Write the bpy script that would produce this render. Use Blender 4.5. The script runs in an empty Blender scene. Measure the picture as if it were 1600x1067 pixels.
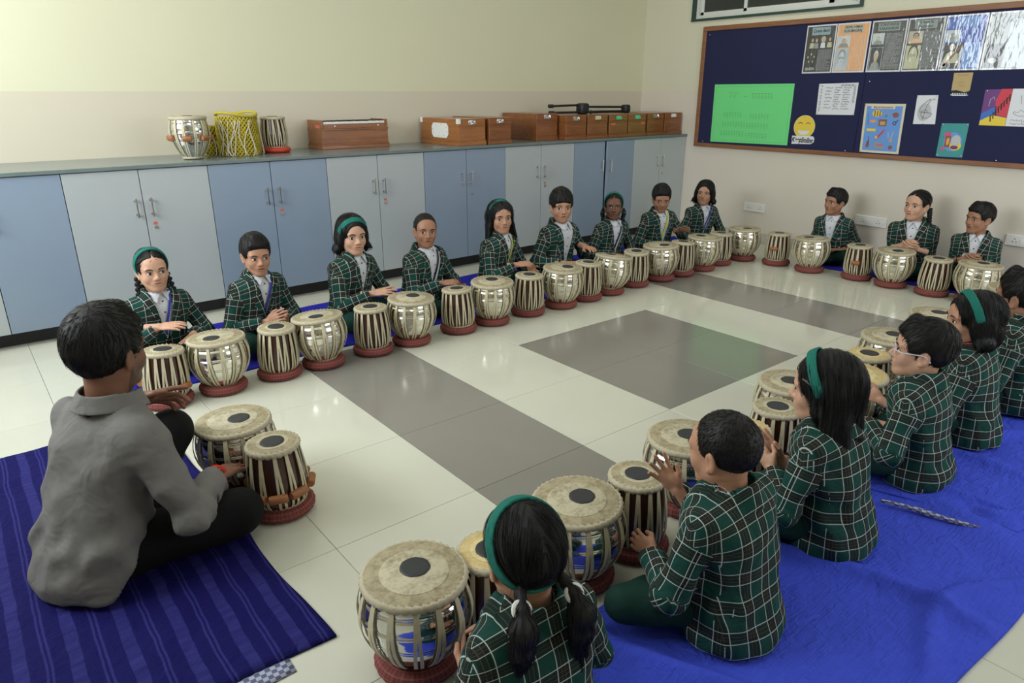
import bpy, bmesh, math, random
import numpy as np
from mathutils import Vector, Matrix

random.seed(7)
rng = np.random.default_rng(7)
SC = bpy.context.scene
COL = SC.collection
PI = math.pi

# ------------------------------------------------------------------ camera
PITCH, YAW = math.atan(391 / 1084.0), math.radians(51.2)
cam_d = bpy.data.cameras.new('camera')
cam = bpy.data.objects.new('camera', cam_d)
COL.objects.link(cam)
fwv = Vector((math.cos(PITCH) * math.cos(YAW), math.cos(PITCH) * math.sin(YAW), -math.sin(PITCH)))
rtv = Vector((math.sin(YAW), -math.cos(YAW), 0))
upv = rtv.cross(fwv)
cam.matrix_world = Matrix(((rtv.x, upv.x, -fwv.x, 0), (rtv.y, upv.y, -fwv.y, 0), (rtv.z, upv.z, -fwv.z, 1.5), (0, 0, 0, 1)))
cam_d.sensor_width = 36
cam_d.lens = 1084.0 / 1600 * 36
cam_d.clip_start = 0.05
SC.camera = cam

# ------------------------------------------------------------------ view, world, lights
SC.view_settings.view_transform = 'Standard'
SC.view_settings.look = 'None'
SC.view_settings.gamma = 1.0
SC.view_settings.use_curve_mapping = False
SC.view_settings.exposure = 0.0

wld = bpy.data.worlds.new('sky')
SC.world = wld
wld.use_nodes = True
wld.node_tree.nodes['Background'].inputs[0].default_value = (0.62, 0.74, 0.95, 1)
wld.node_tree.nodes['Background'].inputs[1].default_value = 1.2


def area_light(name, loc, aim, sx, sy, power, color, spread=PI):
    l = bpy.data.lights.new(name, 'AREA')
    l.shape = 'RECTANGLE'
    l.size, l.size_y, l.energy, l.color, l.spread = sx, sy, power, color, spread
    o = bpy.data.objects.new(name, l)
    COL.objects.link(o)
    o.location = loc
    o.rotation_euler = (Vector(aim)).to_track_quat('-Z', 'Y').to_euler()
    return o


# room extents (metres)
X0, X1, Y0, Y1, ZC = -1.35, 6.54, -1.7, 5.73, 3.1
# daylight through the high windows of the left wall and of the wall behind the camera
WINL = (2.3, 5.2, 1.55, 2.85)      # y0 y1 z0 z1
WINF = (2.6, 6.2, 1.0, 2.7)        # x0 x1 z0 z1
area_light('daylight_side_window', (X0 - 0.06, 3.75, 2.2), (1, 0, -0.12), 2.9, 1.3, 150, (0.92, 0.97, 1.0))
area_light('daylight_rear_window', (4.4, Y0 - 0.06, 1.85), (0, 1, -0.1), 3.6, 1.7, 70, (0.95, 0.98, 1.0))
FILL_LAMPS = [(1.2, 1.6), (1.2, 4.0), (3.6, 1.6), (3.6, 4.0), (5.6, 1.6), (5.6, 4.0)]  # spots for the fill lamps added on the ceiling out of view

# ------------------------------------------------------------------ materials
MATS = {}


class NT:
    """tiny helper to write node trees"""
    def __init__(s, name):
        s.m = bpy.data.materials.new(name)
        s.m.use_nodes = True
        s.t = s.m.node_tree
        s.b = s.t.nodes['Principled BSDF']
        MATS[name] = s.m

    def n(s, typ, **kw):
        nd = s.t.nodes.new(typ)
        for k, v in kw.items():
            setattr(nd, k, v)
        return nd

    def link(s, a, b):
        s.t.links.new(a, b)

    def math(s, op, a, b=None, c=None):
        nd = s.n('ShaderNodeMath', operation=op)
        for i, v in enumerate((a, b, c)):
            if v is None:
                continue
            if isinstance(v, (int, float)):
                nd.inputs[i].default_value = v
            else:
                s.link(v, nd.inputs[i])
        return nd.outputs[0]

    def mix(s, f, a, b):
        nd = s.n('ShaderNodeMix', data_type='RGBA')
        for i, v in ((0, f), (6, a), (7, b)):
            if isinstance(v, (int, float)):
                nd.inputs[i].default_value = v
            elif isinstance(v, tuple):
                nd.inputs[i].default_value = (*v, 1)[:4]
            else:
                s.link(v, nd.inputs[i])
        return nd.outputs[2]

    def coord(s, kind='Object', scale=None):
        tc = s.n('ShaderNodeTexCoord')
        out = tc.outputs[kind]
        if scale:
            mp = s.n('ShaderNodeMapping')
            mp.inputs['Scale'].default_value = scale
            s.link(out, mp.inputs['Vector'])
            out = mp.outputs[0]
        return out

    def noise(s, vec, scale, detail=3, rough=0.55, dist=0.0):
        nd = s.n('ShaderNodeTexNoise')
        nd.inputs['Scale'].default_value = scale
        nd.inputs['Detail'].default_value = detail
        nd.inputs['Roughness'].default_value = rough
        nd.inputs['Distortion'].default_value = dist
        s.link(vec, nd.inputs['Vector'])
        return nd.outputs['Fac']

    def ramp(s, f, stops):
        nd = s.n('ShaderNodeValToRGB')
        e = nd.color_ramp.elements
        while len(e) > 1:
            e.remove(e[-1])
        e[0].position, e[0].color = stops[0][0], (*stops[0][1], 1)
        for p, c in stops[1:]:
            x = e.new(p)
            x.color = (*c, 1)
        s.link(f, nd.inputs[0])
        return nd.outputs[0]

    def bump(s, h, strength=0.3, dist=0.01):
        nd = s.n('ShaderNodeBump')
        nd.inputs['Strength'].default_value = strength
        nd.inputs['Distance'].default_value = dist
        s.link(h, nd.inputs['Height'])
        s.link(nd.outputs[0], s.b.inputs['Normal'])
        return nd

    def set(s, color=None, rough=None, metal=None, **kw):
        if color is not None:
            if isinstance(color, tuple):
                s.b.inputs['Base Color'].default_value = (*color, 1)
            else:
                s.link(color, s.b.inputs['Base Color'])
        if rough is not None:
            if isinstance(rough, (int, float)):
                s.b.inputs['Roughness'].default_value = rough
            else:
                s.link(rough, s.b.inputs['Roughness'])
        if metal is not None:
            s.b.inputs['Metallic'].default_value = metal
        for k, v in kw.items():
            s.b.inputs[k.replace('_', ' ')].default_value = v
        return s


def plain(name, c, rough=0.5, metal=0.0, var=0.12, scale=25, bump=0.0, **kw):
    t = NT(name)
    co = t.coord('Object')
    f = t.noise(co, scale, 4)
    c2 = tuple(max(0, x * (1 - var)) for x in c)
    c3 = tuple(min(1, x * (1 + var)) for x in c)
    t.set(t.mix(f, c2, c3), rough, metal, **kw)
    if bump:
        t.bump(f, bump, 0.004)
    return t.m


def wall_material(name, low, high, split):
    t = NT(name)
    g = t.n('ShaderNodeNewGeometry')
    sx = t.n('ShaderNodeSeparateXYZ')
    t.link(g.outputs['Position'], sx.inputs[0])
    f = t.math('GREATER_THAN', sx.outputs[2], split)
    co = g.outputs['Position']
    n = t.noise(co, 1.6, 4)
    n2 = t.noise(co, 90, 3)
    c = t.mix(f, low, high)
    c = t.mix(t.math('MULTIPLY', n, 0.14), c, tuple(x * 0.72 for x in low))
    t.set(c, 0.42)
    t.b.inputs['Specular IOR Level'].default_value = 0.25
    t.bump(n2, 0.08, 0.002)
    return t.m


wall_material('wall_paint', (0.63, 0.575, 0.455), (0.68, 0.665, 0.475), 1.5)
wall_material('wall_paint_right', (0.70, 0.645, 0.55), (0.69, 0.675, 0.52), 1.5)
plain('ceiling_paint', (0.78, 0.78, 0.74), 0.8)
plain('skirting_tile', (0.52, 0.49, 0.42), 0.2)
plain('grout', (0.35, 0.34, 0.31), 0.8)


def tile_material(name, c, var, rough):
    t = NT(name)
    g = t.n('ShaderNodeNewGeometry')
    oi = t.n('ShaderNodeObjectInfo')
    n = t.noise(g.outputs['Position'], 3.2, 5, 0.6, 0.6)
    n2 = t.noise(g.outputs['Position'], 60, 3)
    f = t.math('ADD', t.math('MULTIPLY', n, 0.7), t.math('MULTIPLY', oi.outputs['Random'], 0.3))
    col = t.mix(f, tuple(x * (1 - var) for x in c), tuple(x * (1 + var) for x in c))
    t.set(col, t.math('ADD', rough, t.math('MULTIPLY', n2, 0.06)))
    t.b.inputs['Specular IOR Level'].default_value = 0.5
    return t.m


tile_material('tile_light', (0.60, 0.60, 0.50), 0.06, 0.07)
tile_material('tile_grey', (0.235, 0.225, 0.195), 0.08, 0.12)

plain('laminate_grey', (0.42, 0.455, 0.46), 0.33, var=0.04, scale=3)
plain('laminate_blue', (0.245, 0.312, 0.40), 0.33, var=0.05, scale=3)
plain('cabinet_carcass', (0.03, 0.03, 0.032), 0.6)
plain('worktop_slate', (0.155, 0.195, 0.19), 0.22, var=0.25, scale=14)
plain('chrome', (0.72, 0.72, 0.72), 0.2, 1.0)
plain('steel_dull', (0.5, 0.5, 0.48), 0.35, 1.0)
plain('sticker_red', (0.62, 0.14, 0.09), 0.6)
plain('sticker_green', (0.12, 0.60, 0.30), 0.5)
plain('label_cream', (0.62, 0.60, 0.45), 0.5)
plain('plastic_white', (0.78, 0.78, 0.74), 0.35, var=0.03)
plain('plastic_dark', (0.02, 0.02, 0.02), 0.4)
plain('stand_black', (0.012, 0.012, 0.013), 0.38)
plain('aluminium_white', (0.62, 0.65, 0.60), 0.4, var=0.04)
plain('granite_green', (0.02, 0.05, 0.04), 0.25, var=0.5, scale=120)
plain('pin_metal', (0.7, 0.7, 0.7), 0.25, 1.0)


def wood(name, a, b, rough=0.35, axis=(1, 12, 12), scale=4.0, coat=0.0):
    t = NT(name)
    co = t.coord('Object', axis)
    n = t.noise(co, scale, 6, 0.65, 0.8)
    n2 = t.noise(co, scale * 7, 3)
    f = t.math('ADD', t.math('MULTIPLY', n, 0.75), t.math('MULTIPLY', n2, 0.25))
    t.set(t.ramp(f, [(0.3, a), (0.7, b)]), rough)
    t.b.inputs['Coat Weight'].default_value = coat
    t.bump(n2, 0.05, 0.002)
    return t.m


wood('harmonium_wood', (0.145, 0.045, 0.014), (0.33, 0.122, 0.038), 0.28, (1, 10, 10), 3, 0.3)
wood('harmonium_wood_light', (0.22, 0.075, 0.018), (0.42, 0.17, 0.05), 0.28, (1, 1, 12), 3, 0.3)
wood('frame_wood', (0.17, 0.065, 0.025), (0.30, 0.13, 0.055), 0.45, (10, 1, 10), 4)
wood('drum_wood', (0.028, 0.009, 0.005), (0.075, 0.022, 0.012), 0.3, (8, 8, 1), 6, 0.4)
wood('peg_wood', (0.22, 0.07, 0.02), (0.42, 0.17, 0.06), 0.45, (3, 3, 1), 8)

# polished drum shells
def shell_metal(name, c, rough):
    t = NT(name)
    co = t.coord('Object')
    n = t.noise(co, 9, 5)
    t.set(t.mix(n, tuple(x * 0.86 for x in c), c), t.math('ADD', rough, t.math('MULTIPLY', n, 0.10)), 1.0)
    n3 = t.noise(t.coord('Object', (1, 1, 3)), 14, 2)
    t.bump(n3, 0.10, 0.006)
    return t.m


shell_metal('shell_nickel', (0.80, 0.775, 0.69), 0.10)
shell_metal('shell_chrome', (0.74, 0.74, 0.72), 0.04)


def drum_skin(name, edge, mid):
    t = NT(name)
    co = t.coord('Object')
    n = t.noise(co, 22, 6, 0.65)
    n2 = t.noise(co, 90, 3)
    f = t.math('ADD', t.math('MULTIPLY', n, 0.7), t.math('MULTIPLY', n2, 0.3))
    t.set(t.ramp(f, [(0.33, edge), (0.55, mid), (0.75, tuple(min(1, x * 1.15) for x in mid))]), 0.6)
    t.bump(n2, 0.15, 0.002)
    return t.m


drum_skin('skin_ring', (0.19, 0.155, 0.08), (0.38, 0.325, 0.20))
drum_skin('skin_centre', (0.26, 0.225, 0.135), (0.50, 0.45, 0.31))
drum_skin('skin_ring_gold', (0.42, 0.31, 0.11), (0.58, 0.45, 0.20))
drum_skin('skin_centre_gold', (0.48, 0.38, 0.15), (0.68, 0.56, 0.28))
plain('drum_patch', (0.022, 0.024, 0.026), 0.55, var=0.3, scale=60, bump=0.2)
plain('lacing', (0.56, 0.505, 0.345), 0.6, var=0.25, scale=30, bump=0.2)
plain('rim_braid', (0.47, 0.42, 0.295), 0.65, var=0.25, scale=50, bump=0.3)


def cushion_material(name, a, b):
    t = NT(name)
    uv = t.n('ShaderNodeUVMap')
    sx = t.n('ShaderNodeSeparateXYZ')
    t.link(uv.outputs[0], sx.inputs[0])
    u = t.math('FRACT', t.math('MULTIPLY', sx.outputs[0], 52))
    v = t.math('FRACT', t.math('MULTIPLY', sx.outputs[1], 9))
    fu = t.math('LESS_THAN', u, 0.28)
    fv = t.math('LESS_THAN', v, 0.22)
    c = t.mix(t.math('MULTIPLY', fu, 0.55), a, b)
    c = t.mix(t.math('MULTIPLY', fv, 0.45), c, (0.33, 0.13, 0.10))
    n = t.noise(t.coord('Object'), 120, 2)
    t.set(c, 0.85)
    t.bump(n, 0.4, 0.002)
    return t.m


cushion_material('cushion_red', (0.20, 0.045, 0.038), (0.07, 0.014, 0.014))
plain('cushion_plain_red', (0.50, 0.045, 0.02), 0.5)
plain('net_yellow', (0.46, 0.37, 0.03), 0.7, var=0.3, scale=60)
plain('net_core', (0.26, 0.20, 0.03), 0.8, var=0.8, scale=40)
plain('string_white', (0.62, 0.58, 0.46), 0.7)


def plaid_material(name, bright=1.0):
    t = NT(name)
    uv = t.n('ShaderNodeUVMap')
    sx = t.n('ShaderNodeSeparateXYZ')
    t.link(uv.outputs[0], sx.inputs[0])
    P = 0.084

    def band(c, lo, hi):
        return t.math('MULTIPLY', t.math('GREATER_THAN', c, lo), t.math('LESS_THAN', c, hi))
    whites, darks, tans = [], [], []
    for i in (0, 1):
        f = t.math('FRACT', t.math('ADD', t.math('MULTIPLY', sx.outputs[i], 1 / P), 100.25))
        whites.append(t.math('ADD', band(f, 0.0, 0.028), band(f, 0.42, 0.448)))
        darks.append(band(f, 0.06, 0.39))
        tans.append(t.math('ADD', band(f, 0.15, 0.170), band(f, 0.275, 0.295)))
    k = bright
    green = (0.0085 * k, 0.052 * k, 0.041 * k)
    c = t.mix(t.math('MULTIPLY', darks[0], 0.68), green, (0.010 * k, 0.0125 * k, 0.0125 * k))
    c = t.mix(t.math('MULTIPLY', darks[1], 0.68), c, (0.012 * k, 0.013 * k, 0.0125 * k))
    tn = t.math('MINIMUM', t.math('ADD', tans[0], tans[1]), 1.0)
    c = t.mix(t.math('MULTIPLY', tn, 0.30), c, (0.20, 0.13, 0.07))
    w = t.math('MINIMUM', t.math('ADD', whites[0], whites[1]), 1.0)
    c = t.mix(t.math('MULTIPLY', w, 0.76), c, (0.58, 0.60, 0.57))
    t.set(c, 0.9)
    t.b.inputs['Specular IOR Level'].default_value = 0.2
    n = t.noise(t.coord('Object'), 11, 3, 0.5, 0.6)
    t.bump(n, 0.8, 0.025)
    return t.m


plaid_material('plaid_wool')


def cloth(name, c, rough=0.85, scale=10, strength=0.5, weave=True, var=0.15):
    t = NT(name)
    co = t.coord('Object')
    n = t.noise(co, scale, 3, 0.5, 0.5)
    w = t.noise(co, 260, 2)
    col = t.mix(w, tuple(x * (1 - var) for x in c), tuple(x * (1 + var) for x in c))
    t.set(col, rough)
    t.b.inputs['Specular IOR Level'].default_value = 0.2
    t.bump(n, strength, 0.02)
    return t.m


cloth('trouser_green', (0.007, 0.034, 0.026))
cloth('trouser_black', (0.0055, 0.0055, 0.006))
cloth('shirt_white', (0.62, 0.64, 0.68), 0.7, 14, 0.35, var=0.04)
cloth('shirt_grey', (0.165, 0.160, 0.150), 0.8, 9, 1.0, var=0.08)
cloth('sock_black', (0.008, 0.008, 0.009))
cloth('headband_green', (0.013, 0.145, 0.112), 0.8, 20, 0.3)
cloth('ribbon_blue', (0.05, 0.055, 0.34), 0.6, 20, 0.1)
cloth('ribbon_yellow', (0.48, 0.55, 0.03), 0.6, 20, 0.1)
cloth('ribbon_red', (0.70, 0.045, 0.06), 0.5, 20, 0.1)
cloth('ribbon_dark', (0.02, 0.02, 0.045), 0.5, 20, 0.1)
cloth('hair_tie_white', (0.75, 0.73, 0.70), 0.8, 20, 0.2)
cloth('wrist_thread', (0.55, 0.045, 0.02), 0.7, 20, 0.2)
plain('button_dark', (0.03, 0.032, 0.04), 0.35)
plain('badge_grey', (0.20, 0.215, 0.22), 0.55, var=0.7, scale=120)
plain('id_card', (0.45, 0.58, 0.48), 0.3)
plain('glasses_frame', (0.66, 0.64, 0.66), 0.25)
plain('stud', (0.85, 0.80, 0.75), 0.15, 1.0)
plain('eye_white', (0.62, 0.60, 0.57), 0.25, var=0.03)
plain('iris_dark', (0.012, 0.007, 0.005), 0.12)
plain('brow_hair', (0.012, 0.009, 0.008), 0.7)


def skin_material(name, c):
    t = NT(name)
    at = t.n('ShaderNodeAttribute', attribute_name='mask')
    sx = t.n('ShaderNodeSeparateColor')
    t.link(at.outputs['Color'], sx.inputs[0])
    co = t.coord('Object')
    n = t.noise(co, 60, 4)
    base = t.mix(n, tuple(x * 0.90 for x in c), tuple(x * 1.08 for x in c))
    lip = (c[0] * 0.80, c[1] * 0.52, c[2] * 0.55)
    k = t.mix(sx.outputs[0], base, lip)
    k = t.mix(sx.outputs[1], k, (c[0] * 0.16, c[1] * 0.10, c[2] * 0.10))
    k = t.mix(sx.outputs[2], k, (c[0] * 0.22, c[1] * 0.22, c[2] * 0.25))
    t.set(k, 0.48)
    t.b.inputs['Specular IOR Level'].default_value = 0.35
    t.b.inputs['Subsurface Weight'].default_value = 0.12
    t.b.inputs['Subsurface Radius'].default_value = (0.012, 0.005, 0.003)
    t.b.inputs['Subsurface Scale'].default_value = 0.6
    t.bump(n, 0.05, 0.002)
    return t.m


SKINS = {'fair': (0.56, 0.325, 0.22), 'mid': (0.46, 0.245, 0.155), 'tan': (0.35, 0.175, 0.105), 'dark': (0.17, 0.080, 0.052), 'teacher': (0.20, 0.092, 0.056)}
for k_, v_ in SKINS.items():
    skin_material('skin_' + k_, v_)


def hair_material(name, c, mode='fall'):
    t = NT(name)
    co = t.n('ShaderNodeTexCoord')
    sx = t.n('ShaderNodeSeparateXYZ')
    t.link(co.outputs['Object'], sx.inputs[0])
    if mode == 'fall':
        # strands run down and away from the crown: high frequency around the head, low along it
        ang = t.math('ARCTAN2', sx.outputs[0], t.math('ADD', sx.outputs[1], 0.02))
        cb = t.n('ShaderNodeCombineXYZ')
        t.link(t.math('MULTIPLY', ang, 6.0), cb.inputs[0])
        t.link(t.math('MULTIPLY', sx.outputs[2], 5.0), cb.inputs[1])
        n = t.noise(cb.outputs[0], 22, 5, 0.65, 0.4)
    else:
        n = t.noise(t.coord('Object', (1, 0.30, 0.5)), 420, 4, 0.65)
    t.set(t.mix(n, tuple(x * 0.4 for x in c), tuple(x * 1.6 for x in c)), t.math('ADD', 0.30, t.math('MULTIPLY', n, 0.30)))
    t.b.inputs['Specular IOR Level'].default_value = 0.26
    t.bump(n, 0.45, 0.004)
    return t.m


hair_material('hair_black', (0.0075, 0.0068, 0.0068))
hair_material('hair_cropped', (0.0085, 0.0075, 0.0072), 'crop')


def mat_cloth(name, base, stripe, striped, bumpk):
    t = NT(name)
    g = t.n('ShaderNodeNewGeometry')
    sx = t.n('ShaderNodeSeparateXYZ')
    t.link(g.outputs['Position'], sx.inputs[0])
    co = g.outputs['Position']
    w = t.noise(t.n('ShaderNodeMapping').outputs[0], 1) if False else t.noise(co, 140, 3)
    mp = t.n('ShaderNodeMapping')
    mp.inputs['Scale'].default_value = (9, 90, 9)
    t.link(co, mp.inputs[0])
    slub = t.noise(mp.outputs[0], 1.6, 4)
    c = t.mix(slub, tuple(x * 0.82 for x in base), tuple(x * 1.18 for x in base))
    if striped:
        wob = t.math('MULTIPLY', t.noise(co, 5, 2), 0.02)
        f = t.math('FRACT', t.math('ADD', t.math('MULTIPLY', t.math('ADD', sx.outputs[0], wob), 1 / 0.128), 20.1))
        wide = t.math('MULTIPLY', t.math('GREATER_THAN', f, 0.10), t.math('LESS_THAN', f, 0.36))
        thin = t.math('ADD', t.math('MULTIPLY', t.math('GREATER_THAN', f, 0.64), t.math('LESS_THAN', f, 0.69)),
                      t.math('MULTIPLY', t.math('GREATER_THAN', f, 0.74), t.math('LESS_THAN', f, 0.79)))
        patch = t.noise(mp.outputs[0], 0.5, 2)
        c = t.mix(t.math('MULTIPLY', wide, t.math('MULTIPLY', patch, 0.75)), c, stripe)
        c = t.mix(t.math('MULTIPLY', thin, 0.42), c, stripe)
    t.set(c, 0.8)
    t.b.inputs['Specular IOR Level'].default_value = 0.12
    n = t.noise(co, 16, 4, 0.55, 0.8)
    h = t.math('ADD', t.math('MULTIPLY', n, 0.8), t.math('MULTIPLY', slub, 0.2))
    t.bump(h, bumpk, 0.02)
    return t.m


mat_cloth('mat_navy', (0.0065, 0.0055, 0.085), (0.048, 0.048, 0.24), True, 0.6)
mat_cloth('mat_blue', (0.050, 0.082, 0.60), (0.1, 0.1, 0.4), False, 0.9)
mat_cloth('mat_blue_dark', (0.022, 0.022, 0.30), (0.1, 0.1, 0.4), False, 0.5)
t_ = NT('mat_lining')
ck = t_.n('ShaderNodeTexChecker')
ck.inputs['Scale'].default_value = 70
ck.inputs['Color1'].default_value = (0.40, 0.42, 0.52, 1)
ck.inputs['Color2'].default_value = (0.10, 0.11, 0.22, 1)
t_.link(t_.coord('Object'), ck.inputs['Vector'])
t_.set(ck.outputs[0], 0.85)

# notice board prints
plain('felt_navy', (0.0125, 0.0165, 0.062), 0.95, var=0.2, scale=200, bump=0.3)


def paper(name, c, gloss=0.0, rough=0.6, wave=0.0):
    t = NT(name)
    co = t.coord('Object')
    n = t.noise(co, 60, 2)
    t.set(t.mix(n, tuple(x * 0.96 for x in c), c), rough)
    if gloss:
        t.b.inputs['Coat Weight'].default_value = gloss
        t.b.inputs['Coat Roughness'].default_value = 0.07
        w = t.noise(t.coord('Object', (1, 1, 0.4)), 22, 2)
        nd = t.bump(w, wave, 0.01)
        t.link(nd.outputs[0], t.b.inputs['Coat Normal'])
    return t.m


for nm, c_ in dict(white=(0.74, 0.76, 0.80), green=(0.16, 0.72, 0.235), yellow=(0.80, 0.60, 0.06), tan=(0.50, 0.37, 0.17),
                   black=(0.012, 0.012, 0.014), ink=(0.05, 0.055, 0.07), pencil=(0.11, 0.46, 0.17), sky=(0.14, 0.32, 0.72), cream=(0.70, 0.65, 0.48),
                   brown=(0.27, 0.10, 0.06), orange=(0.80, 0.35, 0.08), teal=(0.05, 0.31, 0.31), pink=(0.62, 0.10, 0.24),
                   purple=(0.16, 0.05, 0.22), red=(0.62, 0.05, 0.08), blue=(0.05, 0.16, 0.55), grey=(0.30, 0.31, 0.33), lightgrey=(0.52, 0.53, 0.55)).items():
    paper('paper_' + nm, c_)
for nm, c_ in dict(white=(0.66, 0.68, 0.70), black=(0.022, 0.025, 0.024), charcoal=(0.06, 0.064, 0.07), orange=(0.78, 0.36, 0.12),
                   peach=(0.72, 0.42, 0.24), slate=(0.21, 0.27, 0.27), paleblue=(0.25, 0.36, 0.40), blue=(0.035, 0.10, 0.42), skyblue=(0.16, 0.30, 0.62), face=(0.52, 0.36, 0.24),
                   pale=(0.52, 0.58, 0.60), grey=(0.25, 0.28, 0.28), sepia=(0.50, 0.50, 0.33), text=(0.22, 0.235, 0.25), bluewhite=(0.42, 0.50, 0.55), sand=(0.45, 0.42, 0.33), rust=(0.22, 0.09, 0.05), hair=(0.02, 0.018, 0.015)).items():
    paper('laminated_' + nm, c_, 1.0, 0.35, 0.35)

t_ = NT('window_glass')
t_.set((0.035, 0.04, 0.035), 0.06, 0.0)
t_.b.inputs['Alpha'].default_value = 0.75
t_.b.inputs['Specular IOR Level'].default_value = 0.6
t_ = NT('spectacle_glass')
t_.set((0.8, 0.8, 0.8), 0.05)
t_.b.inputs['Alpha'].default_value = 0.12
t_ = NT('fill_lamp_diffuser')
t_.set((0.9, 0.9, 0.9), 0.5)
t_.b.inputs['Emission Color'].default_value = (1, 0.97, 0.9, 1)
t_.b.inputs['Emission Strength'].default_value = 1.5
M = MATS

# ------------------------------------------------------------------ mesh helpers
def new_obj(name, me, parent=None, mat=None, loc=None, rot=None, matrix=None):
    o = bpy.data.objects.new(name, me)
    COL.objects.link(o)
    if mat is not None and me is not None and not me.materials:
        me.materials.append(M[mat] if isinstance(mat, str) else mat)
    if parent is not None:
        o.parent = parent
    if matrix is not None:
        o.matrix_local = matrix
    if loc is not None:
        o.location = loc
    if rot is not None:
        o.rotation_euler = rot
    return o


def mesh(name, V, F, smooth=True, mat=None, uv=None):
    me = bpy.data.meshes.new(name)
    V = np.asarray(V, dtype=np.float32)
    if isinstance(F, np.ndarray) and len(F):
        n, k = F.shape
        me.vertices.add(len(V))
        me.vertices.foreach_set('co', V.ravel())
        me.loops.add(n * k)
        me.loops.foreach_set('vertex_index', F.astype(np.int32).ravel())
        me.polygons.add(n)
        me.polygons.foreach_set('loop_start', np.arange(0, n * k, k, dtype=np.int32))
        me.polygons.foreach_set('use_smooth', np.full(n, smooth))
        me.update(calc_edges=True)
        me.validate()
    else:
        me.from_pydata([tuple(v) for v in V], [], [tuple(f) for f in F])
        if smooth:
            me.polygons.foreach_set('use_smooth', np.full(len(me.polygons), True))
    if uv is not None:
        l = me.uv_layers.new(name='UVMap')
        l.data.foreach_set('uv', np.asarray(uv, dtype=np.float32).ravel())
    if mat:
        me.materials.append(M[mat])
    return me


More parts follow.
